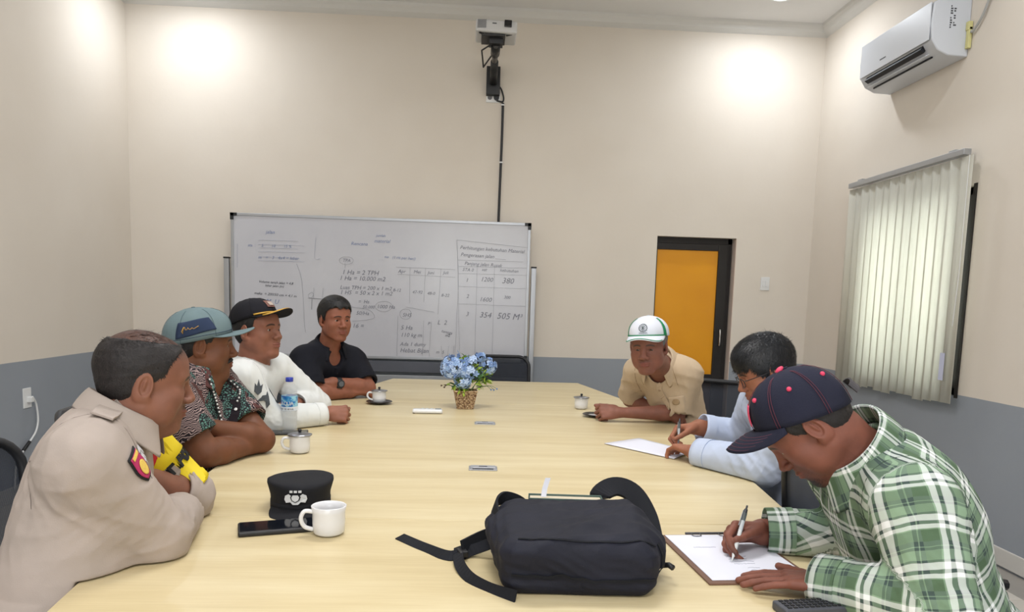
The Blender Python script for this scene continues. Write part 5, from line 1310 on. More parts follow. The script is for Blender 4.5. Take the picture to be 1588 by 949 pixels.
# ---------------------------------------------------------------- what the men wear
def snap(ctx, p):
    ok, loc, nr, _ = ctx['shirt'].closest_point_on_mesh(Vector(p)-Vector(ctx['base'])); return loc, nr
def limb_ring(ctx, a, b, t, off, n=32, obj=None):
    so = obj or ctx['shirt']; base = Vector(ctx['base']); a, b = Vector(a)-base, Vector(b)-base; d = (b-a).normalized(); x, y, _ = frame_of(d); c = a+(b-a)*t; out = []
    for k in range(n):
        q = x*math.cos(2*PI*k/n)+y*math.sin(2*PI*k/n); ok, loc, nr, _ = so.ray_cast(c, q)
        r = (loc-c).length if ok and (loc-c).length < .13 else None; out.append(r)
    g = [r for r in out if r]; m_ = sorted(g)[len(g)//2] if g else .05
    out = [min(r, m_*1.25) if r else m_ for r in out]; out = [(out[k-1]+out[k]+out[(k+1) % n])/3 for k in range(n)]
    return [c+(x*math.cos(2*PI*k/n)+y*math.sin(2*PI*k/n))*(out[k]+off) for k in range(n)], c
def limb_band(ctx, a, b, t0, t1, m, name, off=.003, n=32, steps=5, obj=None, parent=None, fat=0, rigid=False):
    R = [limb_ring(ctx, a, b, t0 if rigid else t0+(t1-t0)*i/steps, off+fat*math.sin(PI*i/steps), n, obj)[0] for i in range(steps+1)]
    R2 = [limb_ring(ctx, a, b, t0 if rigid else t, off-.004, n, obj)[0] for t in (t1, t0)]
    if rigid:
        ax = Vector(b)-Vector(a); c0 = Vector(a)-Vector(ctx['base'])+ax*t0
        sh = lambda r, f, sc: [c0+(p-c0)*sc+ax*f for p in r]
        R = [sh(r, (t1-t0)*i/steps, 1-.05*i/steps) for i, r in enumerate(R)]; R2 = [sh(R2[0], t1-t0, .93), R2[1]]
    return MB().rings(R+R2+[R[0]], True, False).build(name, m, parent or ctx['root'], smooth=True)
def letters_on(ctx, band, a, b, t, s, h, m, ang0, dirn, off=.0045):
    """letters wrapped round a limb band"""
    base = Vector(ctx['base']); a_, b_ = Vector(a)-base, Vector(b)-base; d = (b_-a_).normalized(); x, y, _ = frame_of(d); c = a_+(b_-a_)*t; ang = ang0
    sgn = 1 if (y*math.cos(ang)-x*math.sin(ang)).dot((-d*dirn).cross(x*math.cos(ang)+y*math.sin(ang))) > 0 else -1; ang += sgn*.1
    for ch in s:
        q = x*math.cos(ang)+y*math.sin(ang); ok, loc, nr, _ = band.ray_cast(c+q*.15, -q)
        if ok:
            P = loc+q*.0012; up_ = -d*dirn; rx = up_.cross(q).normalized(); Mx = Matrix.Identity(4)
            for i in range(3): Mx[i][0] = rx[i]; Mx[i][1] = up_[i]; Mx[i][2] = q[i]; Mx[i][3] = P[i]
            text_mesh('armband_letter', ch, h*1.35, Mx @ Matrix.Translation((0, -h/2, 0)) @ Matrix.Diagonal((.8, 1, 1, 1)), m, band, .0008, 0, 'CENTER', .035)
            r = (loc-c).length
        else: r = .06
        ang += sgn*h*.56/r
def poly_patch(ctx, c, upv, pts, m, name, off=.003, parent=None, label=None, sc=1.):
    pts = [(a_*sc, b_*sc) for a_, b_ in pts]
    so = ctx['shirt']; b = Vector(ctx['base']); ok, loc, nr, _ = so.closest_point_on_mesh(Vector(c)-b); upv = Vector(upv); y = (upv-nr*upv.dot(nr)).normalized(); x = y.cross(nr)
    P = []
    n = len(pts); cx = sum(p[0] for p in pts)/n; cy = sum(p[1] for p in pts)/n
    ringsP = []
    for s in (.0, .5, 1.0):
        for px_, py_ in pts:
            q = loc+x*(cx+(px_-cx)*s)+y*(cy+(py_-cy)*s); ok, l2, n2, _ = so.closest_point_on_mesh(q); ringsP.append(l2+n2*off if (l2-q).length < .03 else q+nr*off)
    fs = []
    for r in (0, 1):
        for i in range(n): a0 = r*n+i; b0 = r*n+(i+1) % n; fs.append((a0, b0, b0+n, a0+n))
    o = MB().add(ringsP, fs).build(name, m, parent or ctx['root']); s_ = o.modifiers.new('t', 'SOLIDIFY'); s_.thickness = .0012
    if label: o['label'] = label
    return o
def hit(ctx, px, py):
    d = Vector(_ray(px, py)).normalized(); ok, loc, nr, _ = ctx['shirt'].ray_cast(Vector(CAM0)-Vector(ctx['base']), d)
    return (loc+Vector(ctx['base'])) if ok else None
def TTw(ctx, x, y, z): return ctx['TT'](x, y, z)
def front_strip(ctx, m, x0=0., z0=.93, z1=.1, w=.028, name='placket', nb=5, bm=None, off=.0035):
    pts = [TTw(ctx, x0, .15, z) for z in np.linspace(z0, z1, 9)]
    o = surf_strip(ctx, pts, w, m, name, .002, off)
    for k in range(nb):
        z = z0+(z1-z0)*(k+.6)/nb; l, nr = snap(ctx, TTw(ctx, x0, .15, z)); Mx = nr.to_track_quat('Z', 'Y').to_matrix()
        MB().lathe([(.0002, .0), (.0055, .0), (.0058, .0015), (.004, .002), (.0002, .0014)], l+nr*(off+.001), 12, Mx).build('button', bm or WHITE, o, smooth=True)
    return o
SEAM = lambda nm, c: cloth(nm, c, .9, .02, .1)
# --- 1 policeman
c = p1; J = c['J']; DK = SEAM('khaki_seam', (128, 118, 112)); YEL = mat('yellow_armband', (232, 206, 20), .7, var=.05); BLKC = mat('black_letter_cloth', (20, 20, 24), .8); RED = mat('red_patch', (196, 36, 44), .7); MAG = mat('magenta_patch', (176, 40, 96), .7); YPAT = mat('yellow_stitch', (222, 190, 90), .7, var=.3, scale=200)
bd = limb_band(c, J['ls'], J['le'], .22, .98, YEL, 'armband', .009, 40, 9); bd['label'] = 'yellow armband with black capital letters and a red badge'
ax_, ay_, _ = frame_of(Vector(J['le']-J['ls']))
base1 = Vector(c['base'])
# angle that faces the camera on this arm
cc = Vector(J['ls']*.45+J['le']*.55); tc = Vector((0, 0, CZ))-cc; a_cam = math.atan2(tc.dot(ay_), tc.dot(ax_))
letters_on(c, bd, J['ls'], J['le'], .58, 'BHABIN', .044, BLKC, a_cam, 1)
limb_band(c, J['ls'], J['le'], .20, .235, mat('maroon_trim', (120, 34, 36), .8), 'armband_edge', .006, 40, 2, parent=None)
surf_patch(c, Vector(J['ls']*.70+J['le']*.30)+(ax_*math.cos(a_cam)+ay_*math.sin(a_cam))*.07, Vector(J['ls']-J['le']), .036, .046, RED, 'red_badge', 'oval', .002, .014)
limb_band(c, J['le'], J['lw'], .12, .27, M_POLICE, 'rolled_cuff', .003, 32, 5, fat=.004, rigid=True)
ex = Vector(J['rs']*.78+J['re']*.22); xo, yo, _ = frame_of(Vector(J['re']-J['rs'])); tc = Vector((0.25, .75, CZ))-ex; aq = math.atan2(tc.dot(yo), tc.dot(xo)); od = xo*math.cos(aq)+yo*math.sin(aq)
upa = Vector(J['rs']-J['re'])
ctr = hit(c, 216, 722) or ex+od*.07
surf_patch(c, ctr, upa, .054, .070, BLKC, 'sleeve_badge', 'shield', .002, .003, label='black bordered shield badge with magenta field and yellow emblem')
surf_patch(c, ctr, upa, .045, .061, MAG, 'badge_field', 'shield', .001, .0055)
surf_patch(c, ctr-upa.normalized()*.006, upa, .026, .036, YPAT, 'badge_emblem', 'oval', .001, .0075)
surf_patch(c, ctr+upa.normalized()*.026, upa, .030, .008, YPAT, 'badge_tab', 'box', .001, .0075)
for s, sh_ in ((1, J['rs']), (-1, J['ls'])):
    q0 = c['N']*.62+sh_*.38+c['up']*.10; q1 = c['N']*.08+sh_*.92+c['up']*.10
    ep = surf_strip(c, [q0, (q0+q1)/2, q1], .046, M_POLICE, 'epaulette', .004, .006)
    l, nr = snap(c, q0*.85+q1*.15); MB().sphere(l+nr*.010, .0055, 6, (1, 1, .5), nr.to_track_quat('Z', 'Y').to_matrix()).build('button', mat('khaki_button', (150, 140, 130), .4), ep, smooth=True)
q0 = c['N']*.5+J['rs']*.5+c['up']*.08+c['fw']*.06; q1 = q0+(J['rs']-c['N'])*.42
# rank chevrons at the front of the right shoulder
for k in range(3):
    p0 = J['rs']+c['fw']*.12+c['up']*(.075-.017*k)-c['rt']*.035; poly_patch(c, p0, c['up'], [(-.018, -.004), (0, .008), (.018, -.004), (.018, .003), (0, .015), (-.018, .003)], mat('silver_rank', (200, 200, 204), .5), 'rank_chevron', .005)
# seams: armhole and yoke
def arm_seam(c, sd, m, r=.0010, t=.02, off=.0):
    J = c['J']; s_, e_ = J[sd+'s'], J[sd+'e']; a = s_-(e_-s_)*0; sg = 1 if sd == 'r' else -1; N2 = c['N']
    cen = s_-c['rt']*sg*.03; nrm_ = U(c['rt']*sg*1.0+c['up']*.15); xx = U(np.cross(nrm_, c['up'])); yy = np.cross(nrm_, xx); pts = []
    for k in range(25):
        a_ = 2*PI*k/24; q = Vector(xx*math.cos(a_)+yy*math.sin(a_)); o_ = Vector(cen)-Vector(c['base']); ok, loc, nr, _ = c['shirt'].ray_cast(o_+q*.15, -q)
        if ok and .03 < (loc-o_).length < .13: pts.append(loc+nr*off)
        else: pts.append(None)
    run = []
    for p_ in pts+[None]:
        if p_ is None:
            if len(run) > 3: MB().tube(run, r, 5).build('armhole_seam', m, c['root'], smooth=True)
            run = []
        else: run.append(p_)
arm_seam(c, 'r', DK); arm_seam(c, 'l', DK)
surf_strip(c, [TTw(c, .15, -.25, .80), TTw(c, .08, -.3, .83), TTw(c, 0, -.3, .84), TTw(c, -.08, -.3, .83), TTw(c, -.15, -.25, .80)], .002, DK, 'yoke_seam', .001, .0005)
# --- caps
CAPG = cloth('grey_green_canvas', (104, 122, 126), .9, .05, .5); CAPN = cloth('navy_patch_cloth', (44, 56, 80), .9, .1)
o, bo, path, patch, Wc, cr = cap(p2, CAPG, htop=.106, brim=.074, curve=.016, soft=1.0, zc=.020, drop=-.004, tilt=9, sx=1.04, broll=.004)
o['label'] = 'grey-green soft cap with dark blue side patch'
patch([(math.radians(58), .22), (math.radians(128), .12), (math.radians(124), .58), (math.radians(66), .62)], CAPN, 'side_patch', .002)
sc = [(100+(a-96)*.6, .36+(t-.36)*.7) for a, t in ((118, .22), (116, .40), (112, .46), (110, .34), (106, .34), (103, .42), (100, .34), (96, .33), (92, .38), (88, .32), (84, .34), (78, .38), (74, .40))]
path([(math.radians(a), t) for a, t in sc], .0009, GOLD, 'gold_script', .0045)
path([(math.radians(113), .25), (math.radians(115), .32), (math.radians(111), .44)], .0009, GOLD, 'gold_script', .0045)
path([(math.radians(a), .10+.0*a) for a in range(-180, 181, 12)], .0008, CAPN, 'band_seam', .001)
for a in (0, 60, 120, 180, 240, 300): path([(math.radians(a), t/10) for t in range(0, 11)], .0008, cloth('cap_seam_grey', (84, 102, 108), .9), 'panel_seam', .0004)
CAPK = cloth('black_twill', (24, 24, 30), .85, .08, .4)
o, bo, path, patch, Wc, cr = cap(p3, CAPK, htop=.094, brim=.080, curve=.024, drop=-.006, tilt=8); o['label'] = 'black cap with gold braid along the brim'
cord = [(math.radians(a), .055) for a in range(-56, 57, 8)]
path(cord, .0042, GOLD, 'gold_cord', .004)
def brim_line(ctx, Wc, cr, s, ang, r, m, brim, curve, drop, parent, k0=1., lift=.003):
    P = []
    for i in range(25):
        th = math.radians(-ang+2*ang*i/24); b0 = np.array(cr(th, .02, .0005)); A = math.radians(66); k = (1-(abs(th)/A)**2.4)**.62; e = brim*k*s
        P.append(Wc((b0[0]*(1+.10*s*k), b0[1]+e, b0[2]-.002-curve*(b0[0]*(1+.1*s*k)/.08)**2*(s*k)**.75-drop*s*s+lift)))
    return MB().tube(P, r, 6).build('brim_braid', m, parent, smooth=True)
brim_line(p3, Wc, cr, .78, 52, .0042, GOLD, .080, .024, -.006, bo)
brim_line(p3, Wc, cr, .90, 52, .0030, GOLD, .080, .024, -.006, bo)
patch([(math.radians(-16), .30), (math.radians(16), .30), (math.radians(20), .66), (math.radians(-20), .66)], mat('badge_brown', (120, 82, 74), .7, var=.4, scale=150), 'front_badge', .003)
patch([(math.radians(-9), .38), (math.radians(9), .38), (math.radians(11), .58), (math.radians(-11), .58)], mat('badge_pale', (176, 160, 150), .7, var=.4, scale=200), 'badge_centre', .005)
for a in (0, 60, 120, 180, 240, 300): path([(math.radians(a), t/10) for t in range(0, 11)], .0009, CAPK, 'panel_seam', .0008)
CAPW = cloth('white_twill', (214, 218, 228), .85, .02, .3); GRN = mat('green_trim', (20, 128, 78), .7)
o, bo, path, patch, Wc, cr = cap(p5, CAPW, htop=.090, brim=.070, curve=.026, drop=.006, tilt=4); o['label'] = 'white cap with green side stripes and a round emblem'
for s in (-1, 1): patch([(math.radians(s*62), .0), (math.radians(s*74), .0), (math.radians(s*70), .88), (math.radians(s*62), .88)], GRN, 'side_stripe', .002)
brim_line(p5, Wc, cr, .95, 58, .0022, GRN, .070, .026, .006, bo); path([(math.radians(a), .03) for a in range(-66, 67, 6)], .0026, GRN, 'green_piping', .002)
EMB = mat('emblem_grey', (84, 98, 100), .7, var=.3, scale=150)
for k in range(14): a = 2*PI*k/14; path([(.21*math.cos(a+q)*1.0, .42+.19*math.sin(a+q)) for q in (0, .28)], .0022, EMB, 'emblem_ring', .002)
path([(.12*math.cos(a/10*2*PI), .42+.11*math.sin(a/10*2*PI)) for a in range(11)], .001, EMB, 'emblem_ring', .002)
path([(-.04, .42), (.04, .42)], .004, EMB, 'emblem_star', .002); path([(0, .36), (0, .48)], .003, EMB, 'emblem_star', .002)
path([(-.22+.03*k, .15+.02*((k*7) % 3-1)) for k in range(15)], .0009, EMB, 'cap_lettering', .002)
CAPV = cloth('navy_twill', (34, 36, 52), .85, .08, .4); PSE = mat('dark_red_stitch', (92, 40, 58), .7)
o, bo, path, patch, Wc, cr = cap(p7, CAPV, htop=.111, brim=.074, curve=.020, drop=.014, tilt=22, zc=.022, sx=1.0, sy=1.0, dy=.013); o['label'] = 'navy cap with pink button, eyelets and stitching'
MB().sphere(Wc((0, .001, .022+.1125)), .0105, 8, (1, 1, .55), Matrix([list(r) for r in p7['M']])).build('pink_button', PINK, o, smooth=True)
for a in (0, 60, 120, 180, 240, 300):
    path([(math.radians(a)-.03, t/10) for t in range(0, 11)], .0007, PSE, 'stitch_line', .0012); path([(math.radians(a)+.03, t/10) for t in range(0, 11)], .0007, PSE, 'stitch_line', .0012)
for a in (30, 90, 150, 210, 270, 330): p_ = [(math.radians(a+360*0), .66), (math.radians(a)+.012, .665)]; MB().sphere(Wc(cr(math.radians(a), .64, .0015)), .0052, 6).build('eyelet', PINK, o, smooth=True)
patch([(math.radians(-14), .12), (math.radians(14), .12), (math.radians(14), .55), (math.radians(-14), .55)], PINK, 'front_badge', .0035)
for s in (.35, .5, .65, .8, .93): brim_line(p7, Wc, cr, s, 56, .0006, PSE, .074, .020, .014, bo, lift=.0022)
# rear opening and strap
MB().ribbon([Wc((.045*math.sin(a)*1.0, -.122-.012*math.cos(a)+.010, .040+.006*math.cos(a))) for a in np.linspace(-1.5, 1.5, 9)], list([Vector(p7['M'][:, 2])*.022]*9), .003).build('rear_strap', mat('strap_grey', (66, 64, 68), .8), o, smooth=False)
# --- 2: lanyard, placket
c = p2; BW = mat('lanyard_black', (24, 26, 28), .7)
for s in (-1, 1):
    pts = [TTw(c, s*.070, .02, 1.03), TTw(c, s*.075, .12, .95), TTw(c, s*.062, .14, .80), TTw(c, s*.045, .15, .62), TTw(c, s*.03, .15, .50)]
    ln = surf_strip(c, pts, .011, BW, 'lanyard', .003, .008)
    P = spline(pts, 6)
    for k in range(0, len(P)-6): l, nr = snap(c, P[k]); MB().sphere(l+nr*.010, .0036, 5).build('lanyard_bead', WHITE, ln)
front_strip(c, M_BATIK, z1=.62, nb=2); arm_seam(c, 'r', mat('batik_seam', (40, 34, 38), .8))
def moustache(c, m, w=.027, nm='moustache'):
    T = c['T']; M = c['M']; v = Vol(T(0, .09, -.048)-.05, T(0, .09, -.048)+.05, .0016)
    for s in (-1, 1): v.apply(cone(T(s*.002, .0925, -.0500), T(s*.016, .0890, -.0515), .0062, .0062, .003)); v.apply(cone(T(s*.016, .0890, -.0515), T(s*.030, .0770, -.0600), .0062, .0035, .003))
    W, Q = v.mesh(); W = W+vnormals(W, Q)*(.0012*sinfold(W, 4, 500))[:, None]; np_mesh(nm, W-c['base'], Q, m, c['root'])
moustache(p2, HB)
# --- 3: neck rib and chest print
c = p3
def neck_ring(c, m, r=.062, rise=.036, th=.007, tilt=.45, nm='neck_rib'):
    a = U(c['up']*(1-tilt)+U(c['nt']-c['N'])*tilt); f = U(c['fw']-a*(c['fw'] @ a)); x = np.cross(f, a); O = c['N']+a*rise-c['base']; P = []
    for k in range(33):
        ph = 2*PI*k/32; d = f*math.cos(ph)+x*math.sin(ph); P.append(Vector(O+d*r*(1+.06*math.cos(ph))-a*(.030*(.5+.5*math.cos(ph)))))
    MB().tube(P, th, 8, caps=False).build(nm, m, c['root'], smooth=True)
neck_ring(c, M_WHITE, .064)
PR = mat('dark_chest_print', (74, 80, 86), .8)
for sd in 'rl': limb_band(c, c['J'][sd+'e'], c['J'][sd+'w'], .80, .965, M_WHITE, 'sleeve_cuff', .002, 32, 3, rigid=True)
cpt = hit(c, 405, 608); cpt = np.array(cpt if cpt is not None else TTw(c, .02, .13, .64))
poly_patch(c, cpt, c['up'], [(-.045, .0), (-.05, .05), (-.03, .03), (-.022, .075), (-.008, .03), (.012, .05), (.0, .0), (-.02, -.02)], PR, 'chest_print', sc=.68)
poly_patch(c, cpt-c['up']*.04-c['rt']*.02, c['up'], [(-.05, -.01), (-.02, .03), (.01, .035), (.022, .06), (.03, .03), (.035, -.02), (.015, -.045), (.012, -.01), (-.01, .0)], PR, 'chest_print', sc=.68)
poly_patch(c, cpt-c['rt']*.075-c['up']*.045, c['up'], [(-.03, -.05), (-.02, .02), (.03, .05), (.04, -.05)], PR, 'chest_print', sc=.68)
arm_seam(c, 'r', SEAM('white_seam', (176, 180, 180)), .0012)
# --- 4: watch, placket, tiny mark
c = p4; J = c['J']
body4 = [o_ for o_ in c['root'].children if o_.name.startswith('body')][0]
wt = limb_band(c, J['le'], J['lw'], .80, .93, mat('watch_strap', (18, 18, 20), .5), 'watch', .002, 24, 3, obj=body4)
wt['label'] = 'black wristwatch'
dq = Vector(J['le']*.14+J['lw']*.86-c['base']); outd = (Vector((.1, 0, CZ))-Vector(J['lw'])); ad = Vector(J['lw']-J['le']).normalized(); outd = (outd-ad*outd.dot(ad)).normalized()
ok, loc, nr, _ = body4.ray_cast(dq+outd*.1, -outd); Mx = outd.to_track_quat('Z', 'Y').to_matrix()
MB().lathe([(.0003, .002), (.021, .002), (.022, .008), (.019, .011), (.0003, .011)], loc, 24, Mx).build('watch_case', mat('watch_case', (44, 46, 50), .35, .4), wt, smooth=False)
MB().lathe([(.0003, .0112), (.015, .0112), (.015, .012), (.0003, .012)], loc, 20, Mx).build('watch_dial', mat('watch_dial', (92, 96, 100), .3), wt)
front_strip(c, M_BLACK, z0=.90, z1=.62, nb=2, bm=BLACKP)
poly_patch(c, TTw(c, -.085, .14, .52), c['up'], [(-.008, -.004), (.004, .008), (.009, 0), (0, -.005)], WHITE, 'small_logo')
# --- 5: placket, pocket
c = p5; front_strip(c, M_TAN, z1=.60, nb=3, bm=mat('tan_button', (170, 146, 120), .5))
pk = surf_patch(c, TTw(c, -.075, .12, .72), c['up'], .085, .09, M_TAN, 'chest_pocket', 'box', .003, .004)
surf_patch(c, TTw(c, -.075, .12, .76), c['up'], .035, .03, mat('pocket_thread', (160, 136, 104), .8, var=.3, scale=200), 'pocket_emblem', 'oval', .001, .008)
for sd in 'rl': arm_seam(c, sd, SEAM('tan_seam', (150, 128, 104)), .0014)
# --- 6: glasses, pen
c = p6; GLF = mat('glasses_frame', (44, 38, 40), .3, .3)
T = c['T']; Tb = lambda x, y, z: Vector(T(x, y, z)-c['base'])
gp = thing('spectacles', None, None); gp.name = 'glasses'; gp.parent = c['root']
lens = NT('lens_glass'); lens.base((1, 1, 1, 1), .02); lens.b.inputs['Transmission Weight'].default_value = 1; lens.b.inputs['IOR'].default_value = 1.05; _t = lens.n('ShaderNodeBsdfTransparent'); _m = lens.n('ShaderNodeMixShader'); _m.inputs[0].default_value = .08; lens.t.links.new(_t.outputs[0], _m.inputs[1]); lens.t.links.new(lens.b.outputs[0], _m.inputs[2]); lens.t.links.new(_m.outputs[0], lens.out.inputs[0]); lens = lens.m
rims = []
for s in (-1, 1):
    P = [Tb(s*(.033+.0235*math.cos(a)*1.0), .100-.006*abs(math.cos(a))-.0*1, -.004+.0175*math.sin(a)) for a in np.linspace(0, 2*PI, 25)]
    rims.append(P); MB().tube(P, .0015, 6, caps=False).build('rim', GLF, gp, smooth=True)
    MB().tube([Tb(s*.056, .095, .004), Tb(s*.074, .082, .005), Tb(s*.082, .03, .004), Tb(s*.083, -.012, .006)], .0016, 6).build('temple_arm', GLF, gp, smooth=True)
    cen = sum(P[:-1], Vector())/24; o = MB().add([cen]+P[:-1], [(0, i+1, (i+1) % 24+1) for i in range(24)]).build('lens', lens, gp)
MB().tube([Tb(-.010, .101, -.0), Tb(0, .106, .003), Tb(.010, .101, .0)], .0015, 6).build('bridge', GLF, gp, smooth=True)
for sd in 'rl': arm_seam(c, sd, SEAM('blue_seam', (150, 162, 186)), .0012)
for sd in 'rl': limb_band(c, c['J'][sd+'e'], c['J'][sd+'w'], .74, .945, M_BLUE, 'shirt_cuff', .003, 32, 3, rigid=True)
# --- 7: cuffs, seams, placket
c = p7
for sd in 'rl':
    cf = limb_band(c, c['J'][sd+'e'], c['J'][sd+'w'], .74 if sd == 'r' else .86, .975 if sd == 'r' else 1.15, M_PLAID, 'shirt_cuff', .003, 32, 4, rigid=True)
    me = cf.data; LM = limb_frame(c['J'][sd+'e'], c['J'][sd+'w'], -c['fw']*.6+np.array([0, 0, .2])); co_ = np.empty(len(me.vertices)*3, F32); me.vertices.foreach_get('co', co_); q = (co_.reshape(-1, 3)+c['base']-c['J'][sd+'e']) @ LM; q[:, 2] += .31
    vattr(cf, 'pat', q); vattr(cf, 'limb', np.ones(len(q)), 'FLOAT')
    arm_seam(c, sd, SEAM('green_seam', (52, 70, 56)), .0011)
surf_strip(c, [TTw(c, .15, -.25, .84), TTw(c, .08, -.3, .87), TTw(c, 0, -.3, .875), TTw(c, -.08, -.3, .87), TTw(c, -.15, -.25, .84)], .0022, SEAM('green_seam', (52, 70, 56)), 'yoke_seam', .001, .0005)
def pen(label, tip, top, m, r=.0045):
    tip, top = Vector(tip), Vector(top); t = thing('pen', label, 'pen', tip); d = (top-tip); l = d.length; d.normalize(); Mx = d.to_track_quat('Z', 'Y').to_matrix()
    MB().lathe([(.0004, 0), (.0009, .003), (.0022, .012), (r*.95, .022), (r, .03), (r, l*.55)], n=14, M=Mx).build('barrel', m, t, smooth=True)
    MB().lathe([(r*1.02, l*.55), (r*1.05, l*.56), (r*1.05, l*.78)], n=14, M=Mx).build('upper_barrel', mat('pen_clear', (190, 196, 200), .2), t, smooth=True)
    MB().lathe([(r*1.06, l*.72), (r*1.1, l*.73), (r*1.1, l*.86)], n=14, M=Mx).build('logo_band', mat('pen_grey', (90, 98, 100), .4), t, smooth=True)
    MB().lathe([(r*1.02, l*.86), (r*.9, l*.93), (r*.5, l*.94), (r*.5, l), (.0003, l)], n=14, M=Mx).build('button', mat('pen_dark', (50, 52, 58), .4), t, smooth=True)
    cp = d.cross(Vector((0, 1, 0))).normalized(); MB().tube([d*l*.9+cp*r*1.3, d*l*.62+cp*r*1.6], .0012, 5).build('clip', ALU, t); return t
_t7 = Vector(PEN7)+Vector((0, 0, .0)); _d7 = (Vector(atY(1163, 770, 1.66))-Vector(atZ(1135, 871, TZ+.007))).normalized()
_tip7 = _t7-_d7*((_t7.z-(TZ+.0068))/_d7.z)
pen('white ballpoint pen in the right hand of the man in the green checked shirt', _tip7, _tip7+_d7*.148, mat('pen_white', (205, 208, 208), .3))
_h6 = p6['hr']; _c6 = Vector((_h6['tips'][0]+_h6['thumb_tip'])/2)
pen('grey pen held between the hands of the man with glasses', _c6+Vector((-.004, -.01, -.05)), _c6+Vector((.006, .02, .085)), mat('pen_silver', (120, 122, 126), .3, .5), .0042)
# ---------------------------------------------------------------- chairs
chair(-1.03, 1.78, -6, 'black mesh office chair behind the policeman')
chair(-1.08, 2.56, 5, 'black mesh office chair under the man in the batik shirt')
chair(-1.12, 3.22, 5, 'black mesh office chair under the man in the white sweater')
chair(-.98, 4.38, -30, 'black mesh office chair under the man in the black polo')
c_ = chair(.20, 5.62, -90, 'empty black mesh chair at the far end of the table before the whiteboard'); c_.scale = (1, 1, .955)
chair(1.15, 3.74, -124, 'black mesh office chair behind the old man before the door')
chair(1.18, 2.52, 176, 'black mesh office chair under the man with glasses')
c_ = chair(1.215, 1.99, 14, 'empty black mesh chair turned away between the man with glasses and the man writing'); c_.scale = (1, 1, .97)
chair(1.20, 1.45, 180, 'black mesh office chair under the man writing')
# ---------------------------------------------------------------- police cap on the table
p = atZ(459, 792, TZ); hc = thing('police_cap', 'black police field cap with white emblem lying on the table behind the mug', 'hat', (p.x, p.y+.055, TZ), math.radians(3)); hc.scale = (1, 1, .86)
BC = cloth('black_cap_cloth', (26, 27, 32), .8, .08, .4)
def sup(rx, ry, z, n=44, e=2.0, dy=0, wob=0): return [Vector((rx*math.copysign(abs(math.cos(a))**(2/e), math.cos(a)), dy+ry*math.copysign(abs(math.sin(a))**(2/e), math.sin(a)), z+wob*math.sin(2*a+.6))) for a in [2*PI*k/n for k in range(n)]]
MB().rings([sup(.0765, .092, .004), sup(.077, .093, .02), sup(.078, .094, .045), sup(.083, .096, .064, wob=.003), sup(.0865, .097, .078, wob=.004), sup(.086, .096, .086, wob=.004), sup(.078, .088, .0905, wob=.003), sup(.045, .05, .089), sup(.004, .004, .087)], True, True).build('crown', BC, hc, smooth=True)
MB().rings([sup(.078, .0935, .001), sup(.0785, .094, .0), sup(.0785, .094, .028), sup(.0775, .093, .029)], True, False).build('band', BC, hc, smooth=True)
g = []
for q in range(8):
    s = q/7; row = []
    for i in range(25):
        a = math.radians(-90-62+124*i/24); k = (1-(abs(i-12)/12)**2.5)**.6; b0 = V(.0775*math.cos(a), .093*math.sin(a), .020); e = .064*k*s
        row.append(b0+V(b0.x*.12*s*k, -e, -.001-.022*s*k+.0-.006*(b0.x/.07)**2*(1-s*.3)))
    g.append(row)
vs = MB().rings(g, close=False, caps=False).build('visor', BC, hc, smooth=True); sd = vs.modifiers.new('t', 'SOLIDIFY'); sd.thickness = .004
EW = mat('emblem_white', (206, 208, 210), .6)
def kp(pts, nm, m, o=.0965, th=.0012):
    pts = [(x_*1.1+.004, .052+(z_-.050)*1.35) for x_, z_ in pts]; vs_ = []; n = len(pts)
    for dz in (0, th):
        for x_, z_ in pts: yy = -(o+dz)*math.sqrt(max(0, 1-(x_/.084)**2))-.0; vs_.append((x_, yy, z_))
    MB().add(vs_, [tuple(range(n)), tuple(range(2*n-1, n-1, -1))]+[(i, (i+1) % n, n+(i+1) % n, n+i) for i in range(n)]).build(nm, m, hc)
kp([(-.026, .048), (-.024, .056), (-.016, .060), (-.010, .056), (.010, .056), (.016, .060), (.024, .056), (.026, .048), (.022, .040), (.012, .042), (.006, .036), (-.006, .036), (-.012, .042), (-.022, .040)], 'emblem', EW, .099)
kp([(-.012, .053), (-.009, .046), (.0, .041), (.009, .046), (.012, .053), (.008, .060), (-.008, .060)], 'emblem_shield', BC, .1005)
kp([(-.009, .053), (-.007, .047), (.0, .043), (.007, .047), (.009, .053), (.006, .058), (-.006, .058)], 'emblem_centre', EW, .102)
for x_ in (-.010, 0, .010): kp([(x_-.0035, .063), (x_+.0035, .063), (x_+.0035, .068), (x_-.0035, .068)], 'emblem_star', EW, .099)
# ---------------------------------------------------------------- black shoulder bag
bg = thing('shoulder_bag', 'black fabric bag lying on the table in the foreground with a book in it', 'bag', (.22, 1.52, TZ))
BGM = cloth('black_nylon', (26, 28, 40), .68, .12, .3); BGM2 = cloth('black_webbing', (22, 24, 30), .8, .1, .5)
v = Vol(np.array([.0, 1.30, TZ-.01]), np.array([.48, 1.80, TZ+.20]), .0042)
Rz = np.array(Matrix.Rotation(math.radians(-2), 3, 'Z') @ Matrix.Rotation(math.radians(6), 3, 'X'))
v.apply(rbox((.216, 1.500, TZ+.066), (.160, .142, .060), Rz, .042, 0))
v.apply(ell_((.215, 1.46, TZ+.055), (.165, .085, .055), None, .03)); v.apply(ell_((.09, 1.55, TZ+.085), (.06, .10, .045), None, .03)); v.apply(ell_((.36, 1.52, TZ+.055), (.048, .10, .052), None, .03))
v.apply(rbox((.215, 1.625, TZ+.155), (.095, .020, .050), Rz, .01, .012, 's'))
W, Q = v.mesh(); nn = vnormals(W, Q); up_m = np.clip((W[:, 2]-TZ)/.03, 0, 1)
